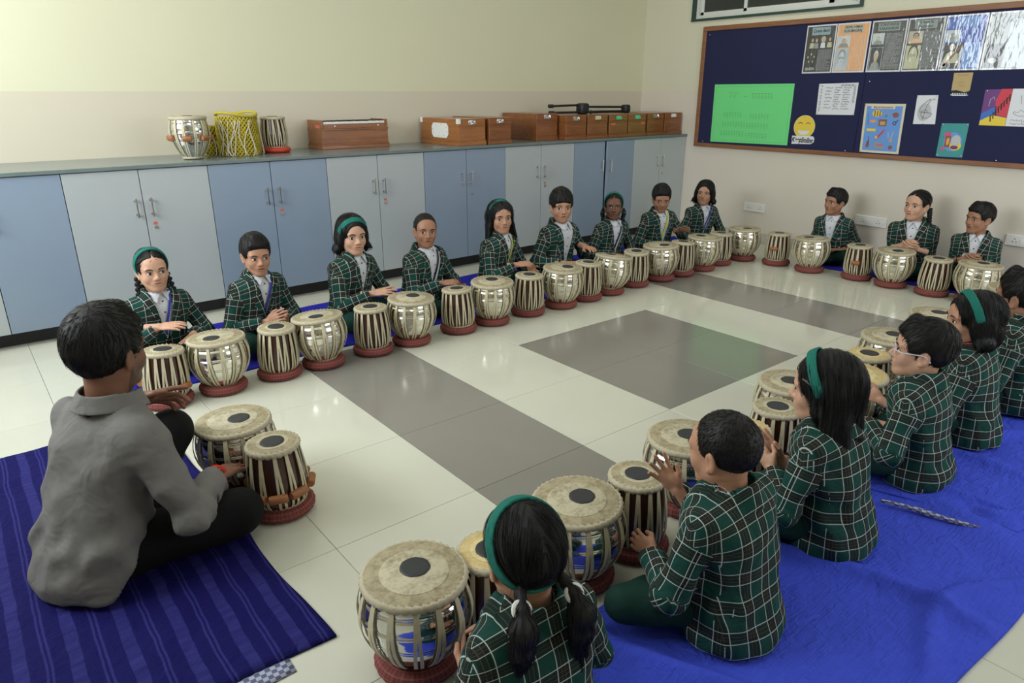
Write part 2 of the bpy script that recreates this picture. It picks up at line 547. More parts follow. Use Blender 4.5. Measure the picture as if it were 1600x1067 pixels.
class MB:
    """collects simple solids into one mesh"""
    def __init__(s):
        s.V, s.F = [], []

    def add(s, V, F):
        k = len(s.V)
        s.V += [tuple(v) for v in V]
        s.F += [tuple(i + k for i in f) for f in F]
        return s

    def box(s, x0, x1, y0, y1, z0, z1, b=0.0, mtx=None):
        if b <= 0:
            V = [(x, y, z) for x in (x0, x1) for y in (y0, y1) for z in (z0, z1)]
            F = [(0, 1, 3, 2), (4, 6, 7, 5), (0, 4, 5, 1), (2, 3, 7, 6), (0, 2, 6, 4), (1, 5, 7, 3)]
        else:
            bm = bmesh.new()
            bmesh.ops.create_cube(bm, size=1)
            for v in bm.verts:
                v.co = Vector(((x0 + x1) / 2 + v.co.x * (x1 - x0), (y0 + y1) / 2 + v.co.y * (y1 - y0), (z0 + z1) / 2 + v.co.z * (z1 - z0)))
            bmesh.ops.bevel(bm, geom=bm.edges[:], offset=b, segments=2, affect='EDGES', profile=0.5)
            bm.verts.index_update()
            V = [v.co[:] for v in bm.verts]
            F = [[v.index for v in f.verts] for f in bm.faces]
            bm.free()
        if mtx is not None:
            V = [(mtx @ Vector(v))[:] for v in V]
        return s.add(V, F)

    def prism(s, pts, axis, a, b):
        """polygon pts extruded along axis ('x','y','z') from a to b"""
        def mk(p, c):
            return {'x': (c, p[0], p[1]), 'y': (p[0], c, p[1]), 'z': (p[0], p[1], c)}[axis]
        n = len(pts)
        V = [mk(p, a) for p in pts] + [mk(p, b) for p in pts]
        F = [tuple(range(n))[::-1], tuple(range(n, 2 * n))] + [(i, (i + 1) % n, n + (i + 1) % n, n + i) for i in range(n)]
        return s.add(V, F)

    def lathe(s, prof, n=32, mtx=None):
        V, F = [], []
        for r, z in prof:
            for i in range(n):
                a = 2 * PI * i / n
                V.append((r * math.cos(a), r * math.sin(a), z))
        for j in range(len(prof) - 1):
            for i in range(n):
                F.append((j * n + i, j * n + (i + 1) % n, (j + 1) * n + (i + 1) % n, (j + 1) * n + i))
        F.append(tuple(range(n))[::-1])
        F.append(tuple(range((len(prof) - 1) * n, len(prof) * n)))
        if mtx is not None:
            V = [(mtx @ Vector(v))[:] for v in V]
        return s.add(V, F)

    def tube(s, pts, r, n=8, closed=False, flat=None, up=(0, 0, 1)):
        """sweep a round (or flat=(w,t) rectangular) section along pts; r may be a list"""
        P = [Vector(p) for p in pts]
        m = len(P)
        R = r if isinstance(r, (list, tuple)) else [r] * m
        V, F = [], []
        nprev = Vector(up)
        for i in range(m):
            if closed:
                t = P[(i + 1) % m] - P[i - 1]
            else:
                t = P[min(i + 1, m - 1)] - P[max(i - 1, 0)]
            t.normalize()
            nn = nprev - t * nprev.dot(t)
            if nn.length < 1e-5:
                nn = t.orthogonal()
            nn.normalize()
            bb = t.cross(nn)
            if flat is None:
                nprev = nn
                for k in range(n):
                    a = 2 * PI * k / n
                    V.append((P[i] + (nn * math.cos(a) + bb * math.sin(a)) * R[i])[:])
            else:
                nprev = nn
                w, th = flat
                for a, b in ((-w, -th), (w, -th), (w, th), (-w, th)):
                    V.append((P[i] + bb * a + nn * b)[:])
        if flat is not None:
            n = 4
        for i in range(m - 1 + (1 if closed else 0)):
            j = (i + 1) % m
            for k in range(n):
                F.append((i * n + k, i * n + (k + 1) % n, j * n + (k + 1) % n, j * n + k))
        if not closed:
            F.append(tuple(range(n))[::-1])
            F.append(tuple(range((m - 1) * n, m * n)))
        return s.add(V, F)

    def ball(s, c, r, n=12, m=8, mtx=None):
        if not isinstance(r, (list, tuple)):
            r = (r, r, r)
        V, F = [(c[0], c[1], c[2] - r[2])], []
        for j in range(1, m):
            p = -PI / 2 + PI * j / m
            for i in range(n):
                a = 2 * PI * i / n
                V.append((c[0] + r[0] * math.cos(p) * math.cos(a), c[1] + r[1] * math.cos(p) * math.sin(a), c[2] + r[2] * math.sin(p)))
        V.append((c[0], c[1], c[2] + r[2]))
        for i in range(n):
            F.append((0, 1 + (i + 1) % n, 1 + i))
            F.append((len(V) - 1, 1 + (m - 2) * n + i, 1 + (m - 2) * n + (i + 1) % n))
        for j in range(m - 2):
            for i in range(n):
                F.append((1 + j * n + i, 1 + j * n + (i + 1) % n, 1 + (j + 1) * n + (i + 1) % n, 1 + (j + 1) * n + i))
        if mtx is not None:
            V = [(mtx @ Vector(v))[:] for v in V]
        return s.add(V, F)

    def mesh(s, name, mat, smooth=False):
        me = mesh(name, s.V, s.F, smooth, mat)
        if smooth:
            try:
                me.set_sharp_from_angle(angle=math.radians(42))
            except Exception:
                pass
        return me

    def obj(s, name, mat, parent=None, smooth=False, **kw):
        return new_obj(name, s.mesh(name, mat, smooth), parent, **kw)


def tag(o, label=None, cat=None, group=None, kind=None):
    for k, v in (('label', label), ('category', cat), ('group', group), ('kind', kind)):
        if v:
            o[k] = v
    return o


def empty(name, loc=(0, 0, 0), rz=0.0, label=None, cat=None, group=None):
    o = bpy.data.objects.new(name, None)
    COL.objects.link(o)
    o.location = loc
    o.rotation_euler = (0, 0, rz)
    o.empty_display_size = 0.1
    return tag(o, label, cat, group)


def kids_of(o):
    return [c for c in o.children]


def copy_tree(o, parent=None):
    c = o.copy()
    COL.objects.link(c)
    if parent is not None:
        c.parent = parent
    for ch in kids_of(o):
        copy_tree(ch, c)
    return c


ORD = ['first', 'second', 'third', 'fourth', 'fifth', 'sixth', 'seventh', 'eighth', 'ninth', 'tenth']

# ------------------------------------------------------------------ the room
fl = MB().box(X0, X1, Y0, Y1, -0.08, -0.012).obj('floor', 'grout')
tag(fl, kind='structure')
GX, GY, TP = 1.395, 1.965, 0.6
tile_me = {}
for k_ in ('tile_light', 'tile_grey'):
    g_ = 0.0008
    tile_me[k_] = MB().box(g_, TP - g_, g_, TP - g_, -0.012, 0.0, 0.0012).mesh('tile', k_)
for i in range(-5, 9):
    for j in range(-7, 7):
        x, y = GX + i * TP, GY + j * TP
        if x + TP < X0 or x > X1 or y + TP < Y0 or y > Y1:
            continue
        # grey: two strips of tiles and a square of four between them
        grey = (i in (0, 5) and -1 <= j <= 2) or (i in (2, 3) and j in (0, 1))
        o = new_obj('tile', tile_me['tile_grey' if grey else 'tile_light'], fl, loc=(x, y, 0))
        if x < X0 or x + TP > X1 or y < Y0 or y + TP > Y1:          # cut tiles along the walls
            xa, xb, ya, yb = max(x, X0), min(x + TP, X1), max(y, Y0), min(y + TP, Y1)
            if xb - xa < 0.01 or yb - ya < 0.01:
                bpy.data.objects.remove(o)
                continue
            o.scale = ((xb - xa) / TP, (yb - ya) / TP, 1)
            o.location = (xa, ya, 0)

tag(MB().box(X0, X1 + 0.15, Y1, Y1 + 0.15, 0, ZC).obj('wall_back', 'wall_paint'), kind='structure')


def wall_hole(name, axis, c0, c1, a0, a1, hole, mat):
    """wall slab between c0..c1 across axis, spanning a0..a1, with a rectangular opening"""
    b = MB()
    h0, h1, z0, z1 = hole

    def bx(p, q, r, t):
        if q - p > 1e-4 and t - r > 1e-4:
            (b.box(c0, c1, p, q, r, t) if axis == 'x' else b.box(p, q, c0, c1, r, t))
    bx(a0, h0, 0, ZC)
    bx(h1, a1, 0, ZC)
    bx(h0, h1, 0, z0)
    bx(h0, h1, z1, ZC)
    return tag(b.obj(name, mat), kind='structure')


WINR = (3.27, 5.09, 2.20, 2.85)
wall_hole('wall_right', 'x', X1, X1 + 0.15, Y0, Y1, WINR, 'wall_paint_right')
wall_hole('wall_left', 'x', X0 - 0.15, X0, Y0, Y1 + 0.15, WINL, 'wall_paint')
wall_hole('wall_front', 'y', Y0 - 0.15, Y0, X0 - 0.15, X1 + 0.15, WINF, 'wall_paint')
tag(MB().box(X0 - 0.15, X1 + 0.15, Y0 - 0.15, Y1 + 0.15, ZC, ZC + 0.1).obj('ceiling', 'ceiling_paint'), kind='structure')
sk = tag(MB().box(X1 - 0.012, X1, Y0, 5.05, 0, 0.105, 0.003).obj('baseboard_right', 'skirting_tile'), kind='structure')

# the high sliding window in the right-hand wall
w = empty('window_1', (X1, 4.18, 2.2))
tag(w, kind='structure')
b = MB()
y0, y1, z0, z1 = WINR[0] - 4.18, WINR[1] - 4.18, 0, 0.65
fr = MB().box(-0.015, 0.15, y1 - 0.05, y1, z0, z1).box(-0.015, 0.15, y0, y0 + 0.03, z0, z1).box(-0.02, 0.15, y0, y1, z0 - 0.012, z0 + 0.012)
fr.obj('window_trim', 'granite_green', w)
f2 = MB().box(0.0, 0.06, y0 + 0.03, y1 - 0.05, z0 + 0.012, z0 + 0.045).box(0, 0.06, y0 + 0.03, y1 - 0.05, z1 - 0.05, z1)
f2.box(0, 0.06, y1 - 0.08, y1 - 0.05, z0 + 0.045, z1 - 0.05).box(0, 0.06, y0 + 0.03, y0 + 0.06, z0 + 0.045, z1 - 0.05)
f2.obj('window_frame', 'aluminium_white', w)
for ya, yb, dx, nm in ((0.27, y1 - 0.08, 0.035, 'sash'), (-0.62, 0.30, 0.012, 'sash'), (y0 + 0.06, -0.57, 0.035, 'sash')):
    s_ = MB().box(dx, dx + 0.02, ya, ya + 0.035, z0 + 0.045, z1 - 0.05).box(dx, dx + 0.02, yb - 0.035, yb, z0 + 0.045, z1 - 0.05)
    s_.box(dx, dx + 0.02, ya, yb, z0 + 0.045, z0 + 0.075).box(dx, dx + 0.02, ya, yb, z1 - 0.08, z1 - 0.05)
    so = s_.obj(nm, 'aluminium_white', w)
    MB().box(dx + 0.008, dx + 0.012, ya + 0.03, yb - 0.03, z0 + 0.07, z1 - 0.075).obj('pane', 'window_glass', so)
# what is behind that window: the next room's dark wall
tag(MB().box(X1 + 0.9, X1 + 1.0, 2.5, 6.2, 1.6, 3.4).obj('wall_beyond', 'granite_green'), kind='structure')
# frames of the windows the daylight comes through (outside the frame of the photograph)
for n_, (a0, a1, z0, z1), ax in ((2, WINL, 'x'), (3, WINF, 'y')):
    m_ = MB()
    for t0, t1, r0, r1 in ((a0, a1, z0, z0 + 0.05), (a0, a1, z1 - 0.05, z1), (a0, a0 + 0.05, z0, z1), (a1 - 0.05, a1, z0, z1), ((a0 + a1) / 2 - 0.025, (a0 + a1) / 2 + 0.025, z0, z1)):
        if ax == 'x':
            m_.box(X0 - 0.05, X0 - 0.01, t0, t1, r0, r1)
        else:
            m_.box(t0, t1, Y0 - 0.05, Y0 - 0.01, r0, r1)
    tag(m_.obj('window_%d' % n_, 'aluminium_white'), kind='structure')

# unseen ceiling lamps, added to give the room soft fill light
lamp_proto = None
for i, (x, y) in enumerate(FILL_LAMPS):
    t = empty('added_fill_lamp', (x, y, ZC), 0, 'added unseen square white ceiling fill lamp, number %s counted from the side window' % ORD[i], 'lamp', 'added ceiling fill lamps')
    MB().box(-0.31, 0.31, -0.31, 0.31, -0.03, 0, 0.004).obj('fill_lamp_housing', 'aluminium_white', t)
    MB().box(-0.28, 0.28, -0.28, 0.28, -0.034, -0.03).obj('diffuser', 'fill_lamp_diffuser', t)
    area_light('ceiling_fill_light', (x, y, ZC - 0.04), (0, 0, -1), 0.55, 0.55, 4.5, (1.0, 0.95, 0.86))

# ------------------------------------------------------------------ cabinets
CF, CT, CP = 5.04, 1.056, 0.4275        # front plane, top height, door width
DX0 = 0.554


def door(parent, xa, xb, mat, handle_side, lock, y=0.0, label=None):
    d = MB().box(xa + 0.0022, xb - 0.0022, y, y + 0.019, 0.10, CT - 0.028, 0.0016).obj('door', mat, parent)
    hx = xb - 0.045 if handle_side > 0 else xa + 0.045
    h = MB()
    h.tube([(hx, y, 0.835), (hx, y - 0.028, 0.835)], 0.006, 8).tube([(hx, y, 0.745), (hx, y - 0.028, 0.745)], 0.006, 8)
    h.tube([(hx, y - 0.028, 0.728), (hx, y - 0.028, 0.852)], 0.0052, 8)
    h.tube([(hx, y - 0.001, 0.835), (hx, y - 0.004, 0.835)], 0.010, 10).tube([(hx, y - 0.001, 0.745), (hx, y - 0.004, 0.745)], 0.010, 10)
    h.obj('handle', 'chrome', d, smooth=True)
    if lock:
        lx = hx + 0.006
        MB().tube([(lx, y + 0.001, 0.655), (lx, y - 0.006, 0.655)], 0.011, 12).tube([(lx, y - 0.006, 0.655), (lx, y - 0.008, 0.655)], 0.006, 8).obj('lock', 'steel_dull', d, smooth=True)
        if lock > 1:
            MB().box(lx - 0.012, lx + 0.012, y - 0.001, y, 0.672, 0.69).obj('sticker', 'sticker_red', d)
    return d


units = [(-2, -1, 'grey'), (-1, 0, 'blue')]
names = ['pale grey single-door cabinet at the far left end of the row', 'blue single-door cabinet left of the first grey pair',
         'pale grey double cabinet behind the leftmost seated person', 'blue double cabinet below the drum on a red cushion', 'pale grey double cabinet below the lone harmonium with keys showing',
         'blue double cabinet below the plaque harmonium, behind the wide-headband person', 'pale grey double cabinet below the red-brown side-on harmonium',
         'blue double cabinet with one door slightly ajar', 'pale grey double cabinet at the corner by the notice board']
for i in range(7):
    units.append((2 * i, 2 * i + 2, 'grey' if i % 2 == 0 else 'blue'))
for (a, c, colr), lab in zip(units, names):
    xa, xb = DX0 + a * CP, DX0 + c * CP
    t = empty('cabinet', ((xa + xb) / 2, CF, 0), 0, lab, 'cabinet', 'storage cabinets along the back wall')
    o = (xa + xb) / 2
    MB().box(xa - o + 0.001, xb - o - 0.001, 0.022, Y1 - CF - 0.004, 0.095, CT - 0.026).obj('carcass', 'cabinet_carcass', t)
    MB().box(xa - o + 0.001, xb - o - 0.001, 0.095, 0.12, 0.0, 0.095).obj('plinth', 'cabinet_carcass', t)
    mt = 'laminate_' + colr
    if c - a == 1:
        door(t, xa - o, xb - o, mt, -1, 0)
    else:
        door(t, xa - o, 0, mt, 1, 0)
        door(t, 0, xb - o, mt, -1, 2 if a in (0, 2, 4, 8) else 1)
ajar = [o for o in bpy.data.objects if o.get('label') == names[7]][0]
dd = [c for c in ajar.children if c.name.startswith('door')][1]
dd.location = (0.4275, 0, 0)
dd.data = dd.data.copy()
for v in dd.data.vertices:
    v.co.x -= 0.4275
for c_ in dd.children:
    c_.location.x -= 0.4275
dd.rotation_euler = (0, 0, math.radians(4))
tp = MB().box(DX0 - 2 * CP, X1 - 0.003, CF - 0.012, Y1 - 0.003, CT - 0.024, CT, 0.003).obj('worktop', 'worktop_slate')
tag(tp, 'long dark slate-grey worktop running over the whole row of cabinets', 'worktop')

# wall sockets
for y, z, wd, lab in ((4.09, 0.36, 0.25, 'white double wall socket nearest the cabinets'), (2.89, 0.38, 0.29, 'white double wall socket between the two seated people by the right wall'),
                      (1.68, 0.385, 0.27, 'white wall socket at the right edge, right of the rightmost person by the wall')):
    t = empty('wall_socket', (X1, y, z), 0, lab, 'socket', 'wall sockets')
    MB().box(-0.012, 0, -wd / 2, wd / 2, -0.045, 0.045, 0.004).obj('face_plate', 'plastic_white', t)
    for q in (-0.07, 0.07):
        m_ = MB()
        for dy, dz in ((0, 0.012), (-0.012, -0.01), (0.012, -0.01)):
            m_.tube([(-0.0115, q + dy, dz), (-0.0135, q + dy, dz)], 0.004, 8)
        m_.obj('pin_holes', 'plastic_dark', t)
        MB().box(-0.016, -0.011, q - 0.055, q - 0.035, -0.014, 0.014, 0.002).obj('switch', 'plastic_white', t)

# ------------------------------------------------------------------ drums
def braid_mesh(name, R, z, r, n_str, mat):
    """twisted two-ply ring"""
    N, K = 120, 8
    V, F = [], []
    for i in range(N):
        a = 2 * PI * i / N
        for k in range(K):
            b_ = 2 * PI * k / K
            rr = r * (1 + 0.22 * math.sin(n_str * a + 2 * b_))
            V.append(((R + rr * math.cos(b_)) * math.cos(a), (R + rr * math.cos(b_)) * math.sin(a), z + rr * 1.15 * math.sin(b_)))
    for i in range(N):
        for k in range(K):
            F.append((i * K + k, ((i + 1) % N) * K + k, ((i + 1) % N) * K + (k + 1) % K, i * K + (k + 1) % K))
    return mesh(name, V, F, True, mat)


def prof_r(prof, z):
    return float(np.interp(z, [p[1] for p in prof], [p[0] for p in prof]))


def strap_mesh(prof, z0, z1, a0, a1, w, off):
    """V-shaped thong: from the rim down to the base and back up, lying on the shell"""
    m = MB()
    for e in (a0, a1):
        pts = []
        n = 9
        for i in range(n + 1):
            f = i / n
            z = z1 + (z0 - z1) * f
            a = e * (0.12 + 0.88 * f)
            r = prof_r(prof, z) + off + (0.004 * math.sin(PI * f))
            pts.append((r * math.cos(a), r * math.sin(a), z))
        # cross-section frame: keep the ribbon flat against the shell
        V, F = [], []
        for i, p in enumerate(pts):
            a = math.atan2(p[1], p[0])
            rad = Vector((math.cos(a), math.sin(a), 0))
            tan = Vector((-math.sin(a), math.cos(a), 0))
            for u, v in ((-w, -0.0014), (w, -0.0014), (w, 0.0014), (-w, 0.0014)):
                V.append((Vector(p) + tan * u + rad * v)[:])
        for i in range(n):
            for k in range(4):
                F.append((i * 4 + k, i * 4 + (k + 1) % 4, (i + 1) * 4 + (k + 1) % 4, (i + 1) * 4 + k))
        F += [(3, 2, 1, 0), (n * 4, n * 4 + 1, n * 4 + 2, n * 4 + 3)]
        m.add(V, F)
    return m.mesh('strap', 'lacing')


BP = [(0.050, 0.0), (0.066, 0.006), (0.085, 0.022), (0.109, 0.052), (0.131, 0.09), (0.145, 0.13), (0.150, 0.165), (0.1470, 0.20), (0.1385, 0.235), (0.131, 0.258)]
DP = [(0.070, 0.0), (0.092, 0.008), (0.099, 0.03), (0.101, 0.06), (0.0985, 0.11), (0.094, 0.16), (0.089, 0.21), (0.086, 0.24)]


def smooth_prof(p, n=28):
    z = np.linspace(p[0][1], p[-1][1], n)
    r = np.interp(z, [q[1] for q in p], [q[0] for q in p])
    for _ in range(2):
        r[1:-1] = (r[:-2] + 2 * r[1:-1] + r[2:]) / 4
    return list(zip(r.tolist(), z.tolist()))


BP2, DP2 = smooth_prof(BP), smooth_prof(DP)
# engraved bands on the bowl
BPG = []
for r_, z_ in smooth_prof(BP, 80):
    g_ = 0.0
    for zb in (0.118, 0.126, 0.172, 0.180, 0.222, 0.230):
        if abs(z_ - zb) < 0.0018:
            g_ = 0.0016
    BPG.append((r_ - g_, z_))
SHELL = {'nickel': MB().lathe(BPG, 48).mesh('shell', 'shell_nickel', True), 'chrome': MB().lathe(BPG, 48).mesh('shell', 'shell_chrome', True)}
BARREL = MB().lathe(DP2, 40).mesh('barrel', 'drum_wood', True)


def disc_ring(r0, r1, z0, z1, mat, name, n=48, cx=0.0):
    return MB().lathe([(r0, z0), (r1, z0), (r1, z1 - 0.0006), (r1 - 0.0012, z1), (r0, z1)] if r0 > 0 else [(r1, z0), (r1, z1 - 0.0006), (r1 - 0.0012, z1)], n).mesh(name, mat, True)


HEADS = {}
for g_ in ('', '_gold'):
    HEADS['bayan' + g_] = (disc_ring(0, 0.134, 0.250, 0.268, 'skin_ring' + g_, 'drumhead'), disc_ring(0, 0.093, 0.264, 0.2697, 'skin_centre' + g_, 'inner_skin'))
    HEADS['dayan' + g_] = (disc_ring(0, 0.088, 0.232, 0.250, 'skin_ring' + g_, 'drumhead'), disc_ring(0, 0.058, 0.246, 0.2517, 'skin_centre' + g_, 'inner_skin'))


def patch_mesh(R, z):
    V, F = [(0, 0, z + 0.003)], []
    n = 36
    for j, (f, h) in enumerate(((0.75, 0.0026), (0.97, 0.0018), (1.0, -0.001))):
        for i in range(n):
            a = 2 * PI * i / n
            r = R * f * (1 + 0.012 * math.sin(7 * a) + 0.01 * math.sin(13 * a + 1))
            V.append((r * math.cos(a), r * math.sin(a), z + h))
    for i in range(n):
        F.append((0, 1 + i, 1 + (i + 1) % n))
        for j in range(2):
            F.append((1 + j * n + i, 1 + (j + 1) * n + i, 1 + (j + 1) * n + (i + 1) % n, 1 + j * n + (i + 1) % n))
    return mesh('black_patch', V, F, True, 'drum_patch')


PATCH = {'bayan': patch_mesh(0.042, 0.2697), 'dayan': patch_mesh(0.044, 0.2517)}
RIM = {'bayan': braid_mesh('braided_rim', 0.1345, 0.256, 0.0105, 40, 'rim_braid'), 'dayan': braid_mesh('braided_rim', 0.0885, 0.238, 0.0105, 28, 'rim_braid')}
BASE = {'bayan': braid_mesh('base_ring', 0.074, 0.012, 0.007, 24, 'rim_braid'), 'dayan': braid_mesh('base_ring', 0.090, 0.008, 0.006, 24, 'rim_braid')}
NB, ND = 15, 16
STRAP = {'bayan': strap_mesh(BP2, 0.010, 0.256, -0.085, 0.085, 0.0049, 0.004),
         'bayan_b': strap_mesh(BP2, 0.010, 0.256, -0.05, 0.12, 0.0049, 0.004),
         'dayan': strap_mesh(DP2, 0.008, 0.238, -0.10, 0.10, 0.0046, 0.006),
         'dayan_b': strap_mesh(DP2, 0.008, 0.238, -0.05, 0.17, 0.0046, 0.006)}
PEG = MB().lathe([(0.014, -0.033), (0.0165, -0.028), (0.0165, 0.028), (0.014, 0.033)], 14).mesh('peg', 'peg_wood', True)


def cushion_mesh(R, r, mat):
    N, K = 104, 14
    V, uv = [], []
    for i in range(N):
        a = 2 * PI * i / N
        for k in range(K):
            b_ = 2 * PI * k / K
            rr = r * (1 + 0.035 * math.cos(26 * a)) * (1 + 0.02 * math.sin(3 * a + 1))
            V.append(((R + rr * math.cos(b_)) * math.cos(a), (R + rr * math.cos(b_)) * math.sin(a), r * 0.86 + 0.86 * rr * math.sin(b_)))
    F = []
    for i in range(N):
        for k in range(K):
            F.append((i * K + k, ((i + 1) % N) * K + k, ((i + 1) % N) * K + (k + 1) % K, i * K + (k + 1) % K))
            uv += [(i / N, k / K), ((i + 1) / N, k / K), ((i + 1) / N, (k + 1) / K), (i / N, (k + 1) / K)]
    me = mesh('drum_cushion', V, F, True, mat, uv)
    lo = min(v.co.z for v in me.vertices)
    for v in me.vertices:
        v.co.z -= lo
    return me


CUSH = cushion_mesh(0.094, 0.029, 'cushion_red')
CUSH_RED = cushion_mesh(0.088, 0.024, 'cushion_plain_red')
CUSH_H = {'bayan': 0.030, 'dayan': 0.038}


def drum(kind, x, y, z, label, group, tone='', shell='nickel', spin=0.0, tilt=(0, 0), off=(0, 0), pegs=(), s=1.0, nstrap=None):
    t = empty('tabla_bass_drum' if kind == 'bayan' else 'tabla_treble_drum', (x, y, z), 0, label, 'drum', group)
    t.rotation_euler = (tilt[0], tilt[1], spin)
    t.scale = (s, s, s)
    if kind == 'bayan':
        new_obj('shell', SHELL[shell], t)
    else:
        new_obj('barrel', BARREL, t)
    hd = new_obj('drumhead', HEADS[kind + tone][0], t)
    new_obj('inner_skin', HEADS[kind + tone][1], hd)
    p = new_obj('black_patch', PATCH[kind], hd, loc=(off[0], off[1], 0))
    new_obj('braided_rim', RIM[kind], t)
    new_obj('base_ring', BASE[kind], t)
    n = nstrap or (NB if kind == 'bayan' else ND)
    for i in range(n):
        a = 2 * PI * (i + random.uniform(-0.09, 0.09)) / n
        new_obj('strap', STRAP[kind + ('_b' if random.random() < 0.4 else '')], t, rot=(0, 0, a))
    for a, zz in pegs:
        r = prof_r(BP2 if kind == 'bayan' else DP2, zz) + 0.0175
        mt = Matrix.Translation((r * math.cos(a), r * math.sin(a), zz)) @ Matrix.Rotation(a, 4, 'Z') @ Matrix.Rotation(PI / 2, 4, 'X')
        new_obj('peg', PEG, t, matrix=mt)
    return t


def drum_on_cushion(kind, x, y, label, cushlabel, group, z=0.0, red=False, **kw):
    c = new_obj('drum_cushion', CUSH_RED if red else CUSH, None, loc=(x, y, z), rot=(0, 0, random.uniform(0, 6)))
    tag(c, cushlabel, 'cushion', 'ring cushions under the drums')
    return drum(kind, x, y, z + CUSH_H[kind] - (0.006 if red else 0), label, group, **kw)


# row in front of the cabinets, left to right: treble and bass drum in turn
BROW = [(0.66, 3.62), (0.935, 3.62), (1.245, 3.625), (1.506, 3.625), (1.833, 3.63), (2.103, 3.63), (2.467, 3.635), (2.743, 3.63), (3.068, 3.635), (3.375, 3.62),
        (3.655, 3.64), (3.917, 3.65), (4.245, 3.68), (4.556, 3.67), (4.825, 3.67), (5.114, 3.665), (5.41, 3.70), (5.74, 3.665)]
for i, (x, y) in enumerate(BROW):
    k = 'dayan' if i % 2 == 0 else 'bayan'
    o_ = ORD[i // 2]
    nm = 'tall wooden laced drum' if k == 'dayan' else 'polished steel bowl drum'
    ti = (random.uniform(-0.05, 0.03), random.uniform(-0.04, 0.04))
    if k == 'bayan':
        ti = (random.uniform(0.0, 0.08), random.uniform(-0.03, 0.05))
    if i == 11:
        ti = (0.06, 0.14)
    if i == 0:
        ti = (-0.03, -0.06)
    drum_on_cushion(k, x, y, '%s, %s of its kind from the left along the cabinet-side row' % (nm, o_),
                    'red ring cushion under the %s %s drum from the left, cabinet-side row' % (o_, 'wooden' if k == 'dayan' else 'steel'), 'drums of the row before the cabinets',
                    spin=random.uniform(0, 6.28), tilt=ti, off=(0, 0) if k == 'dayan' else (0.02, 0.03), pegs=((1.2, 0.07), (-1.6, 0.075)) if i == 0 else ())
RROW = [(5.82, 3.36), (5.81, 3.03), (5.88, 2.64), (5.86, 2.35), (5.86, 2.035), (5.86, 1.75)]
for i, (x, y) in enumerate(RROW):
    k = 'dayan' if i % 2 == 0 else 'bayan'
    o_ = ORD[i // 2]
    nm = 'tall wooden laced drum' if k == 'dayan' else 'polished steel bowl drum'
    drum_on_cushion(k, x, y, '%s, %s from the left in the row under the notice board' % (nm, o_),
                    'red ring cushion under the %s %s drum from left, notice-board row' % (o_, 'wooden' if k == 'dayan' else 'steel'), 'drums of the row under the notice board',
                    spin=0.3 + i, tilt=(0.0, 0.03), off=(0, 0) if k == 'dayan' else (0.02, 0.02), pegs=((PI + 0.25 - 0.3 - i, 0.12),) if i in (0, 2) else ())
# near row, from the foreground to the back right
NROW = [('bayan', 0.755, 1.355, '', 'chrome', 'large steel bowl drum in the foreground, nearest the camera', (0.01, 0.012)),
        ('dayan', 0.985, 1.315, '_gold', '', 'golden-headed wooden drum half hidden behind the foreground ponytailed person', (0, 0)),
        ('bayan', 1.345, 1.335, '', 'chrome', 'steel bowl drum right above the foreground green headband', (0.022, 0.0)),
        ('dayan', 1.612, 1.33, '', '', 'wooden laced drum between two steel ones, left of the cropped-hair person', (0, 0)),
        ('bayan', 1.955, 1.39, '', 'chrome', 'steel bowl drum partly hidden by the face of the cropped-hair person', (0.012, 0.0)),
        ('dayan', 2.20, 1.30, '_gold', '', 'golden-headed drum just behind the cropped head', (0, 0)),
        ('dayan', 2.465, 1.33, '', '', 'wooden laced drum in front of the long-haired person with headband', (0, 0)),
        ('bayan', 2.735, 1.42, '', 'nickel', 'steel bowl drum left of the face of the long-haired person', (0.0, 0.01)),
        ('bayan', 3.05, 1.30, '_gold', 'nickel', 'gold-rimmed bowl drum peeking out behind the long black hair', (0.03, 0.02)),
        ('dayan', 3.37, 1.385, '_gold', '', 'wooden drum with ochre head in front of the person in glasses', (0, 0)),
        ('bayan', 3.70, 1.425, '', 'nickel', 'steel bowl drum beyond the ochre-headed drum, left of the glasses', (0.03, 0.0)),
        ('dayan', 3.99, 1.36, '', '', 'small wooden drum seen just above the head with glasses', (0, 0)),
        ('bayan', 4.30, 1.435, '', 'nickel', 'steel bowl drum left of the far green headband at right', (0.02, 0.0)),
        ('dayan', 4.62, 1.37, '', '', 'wooden drum rim showing behind the far green headband', (0, 0)),
        ('bayan', 5.30, 1.36, '', 'nickel', 'bowl drum cut by the right edge of the picture', (0.02, 0.0))]
for i, (k, x, y, tone, sh, lab, off) in enumerate(NROW):
    drum_on_cushion(k, x, y, lab, 'red ring cushion under the ' + lab.split(',')[0].replace('the ', '', 1) if len(lab.split()) < 12 else 'red ring cushion under the drum ' + ' '.join(lab.split()[-8:]), 'drums of the near row',
                    tone=tone, shell=sh or 'nickel', spin=0.0, off=off, tilt=(0.0, -0.02 * (i % 3)))
# the teacher's pair
drum_on_cushion('bayan', 0.685, 2.585, 'worn steel bowl drum in front of the man in the grey shirt', 'red ring cushion under the worn bowl drum of the grey-shirted man', 'drums of the teacher', shell='chrome', off=(0.022, -0.01), tilt=(0.0, -0.02))
drum_on_cushion('dayan', 0.745, 2.325, 'wooden laced drum with tuning pegs beside the man in the grey shirt', 'red ring cushion under the pegged drum beside the grey-shirted man', 'drums of the teacher',
                tilt=(0.0, -0.03), pegs=tuple((a, 0.075) for a in (-2.6, -1.95, -1.3, -0.5, 0.4, 1.3, 2.2)), nstrap=13)

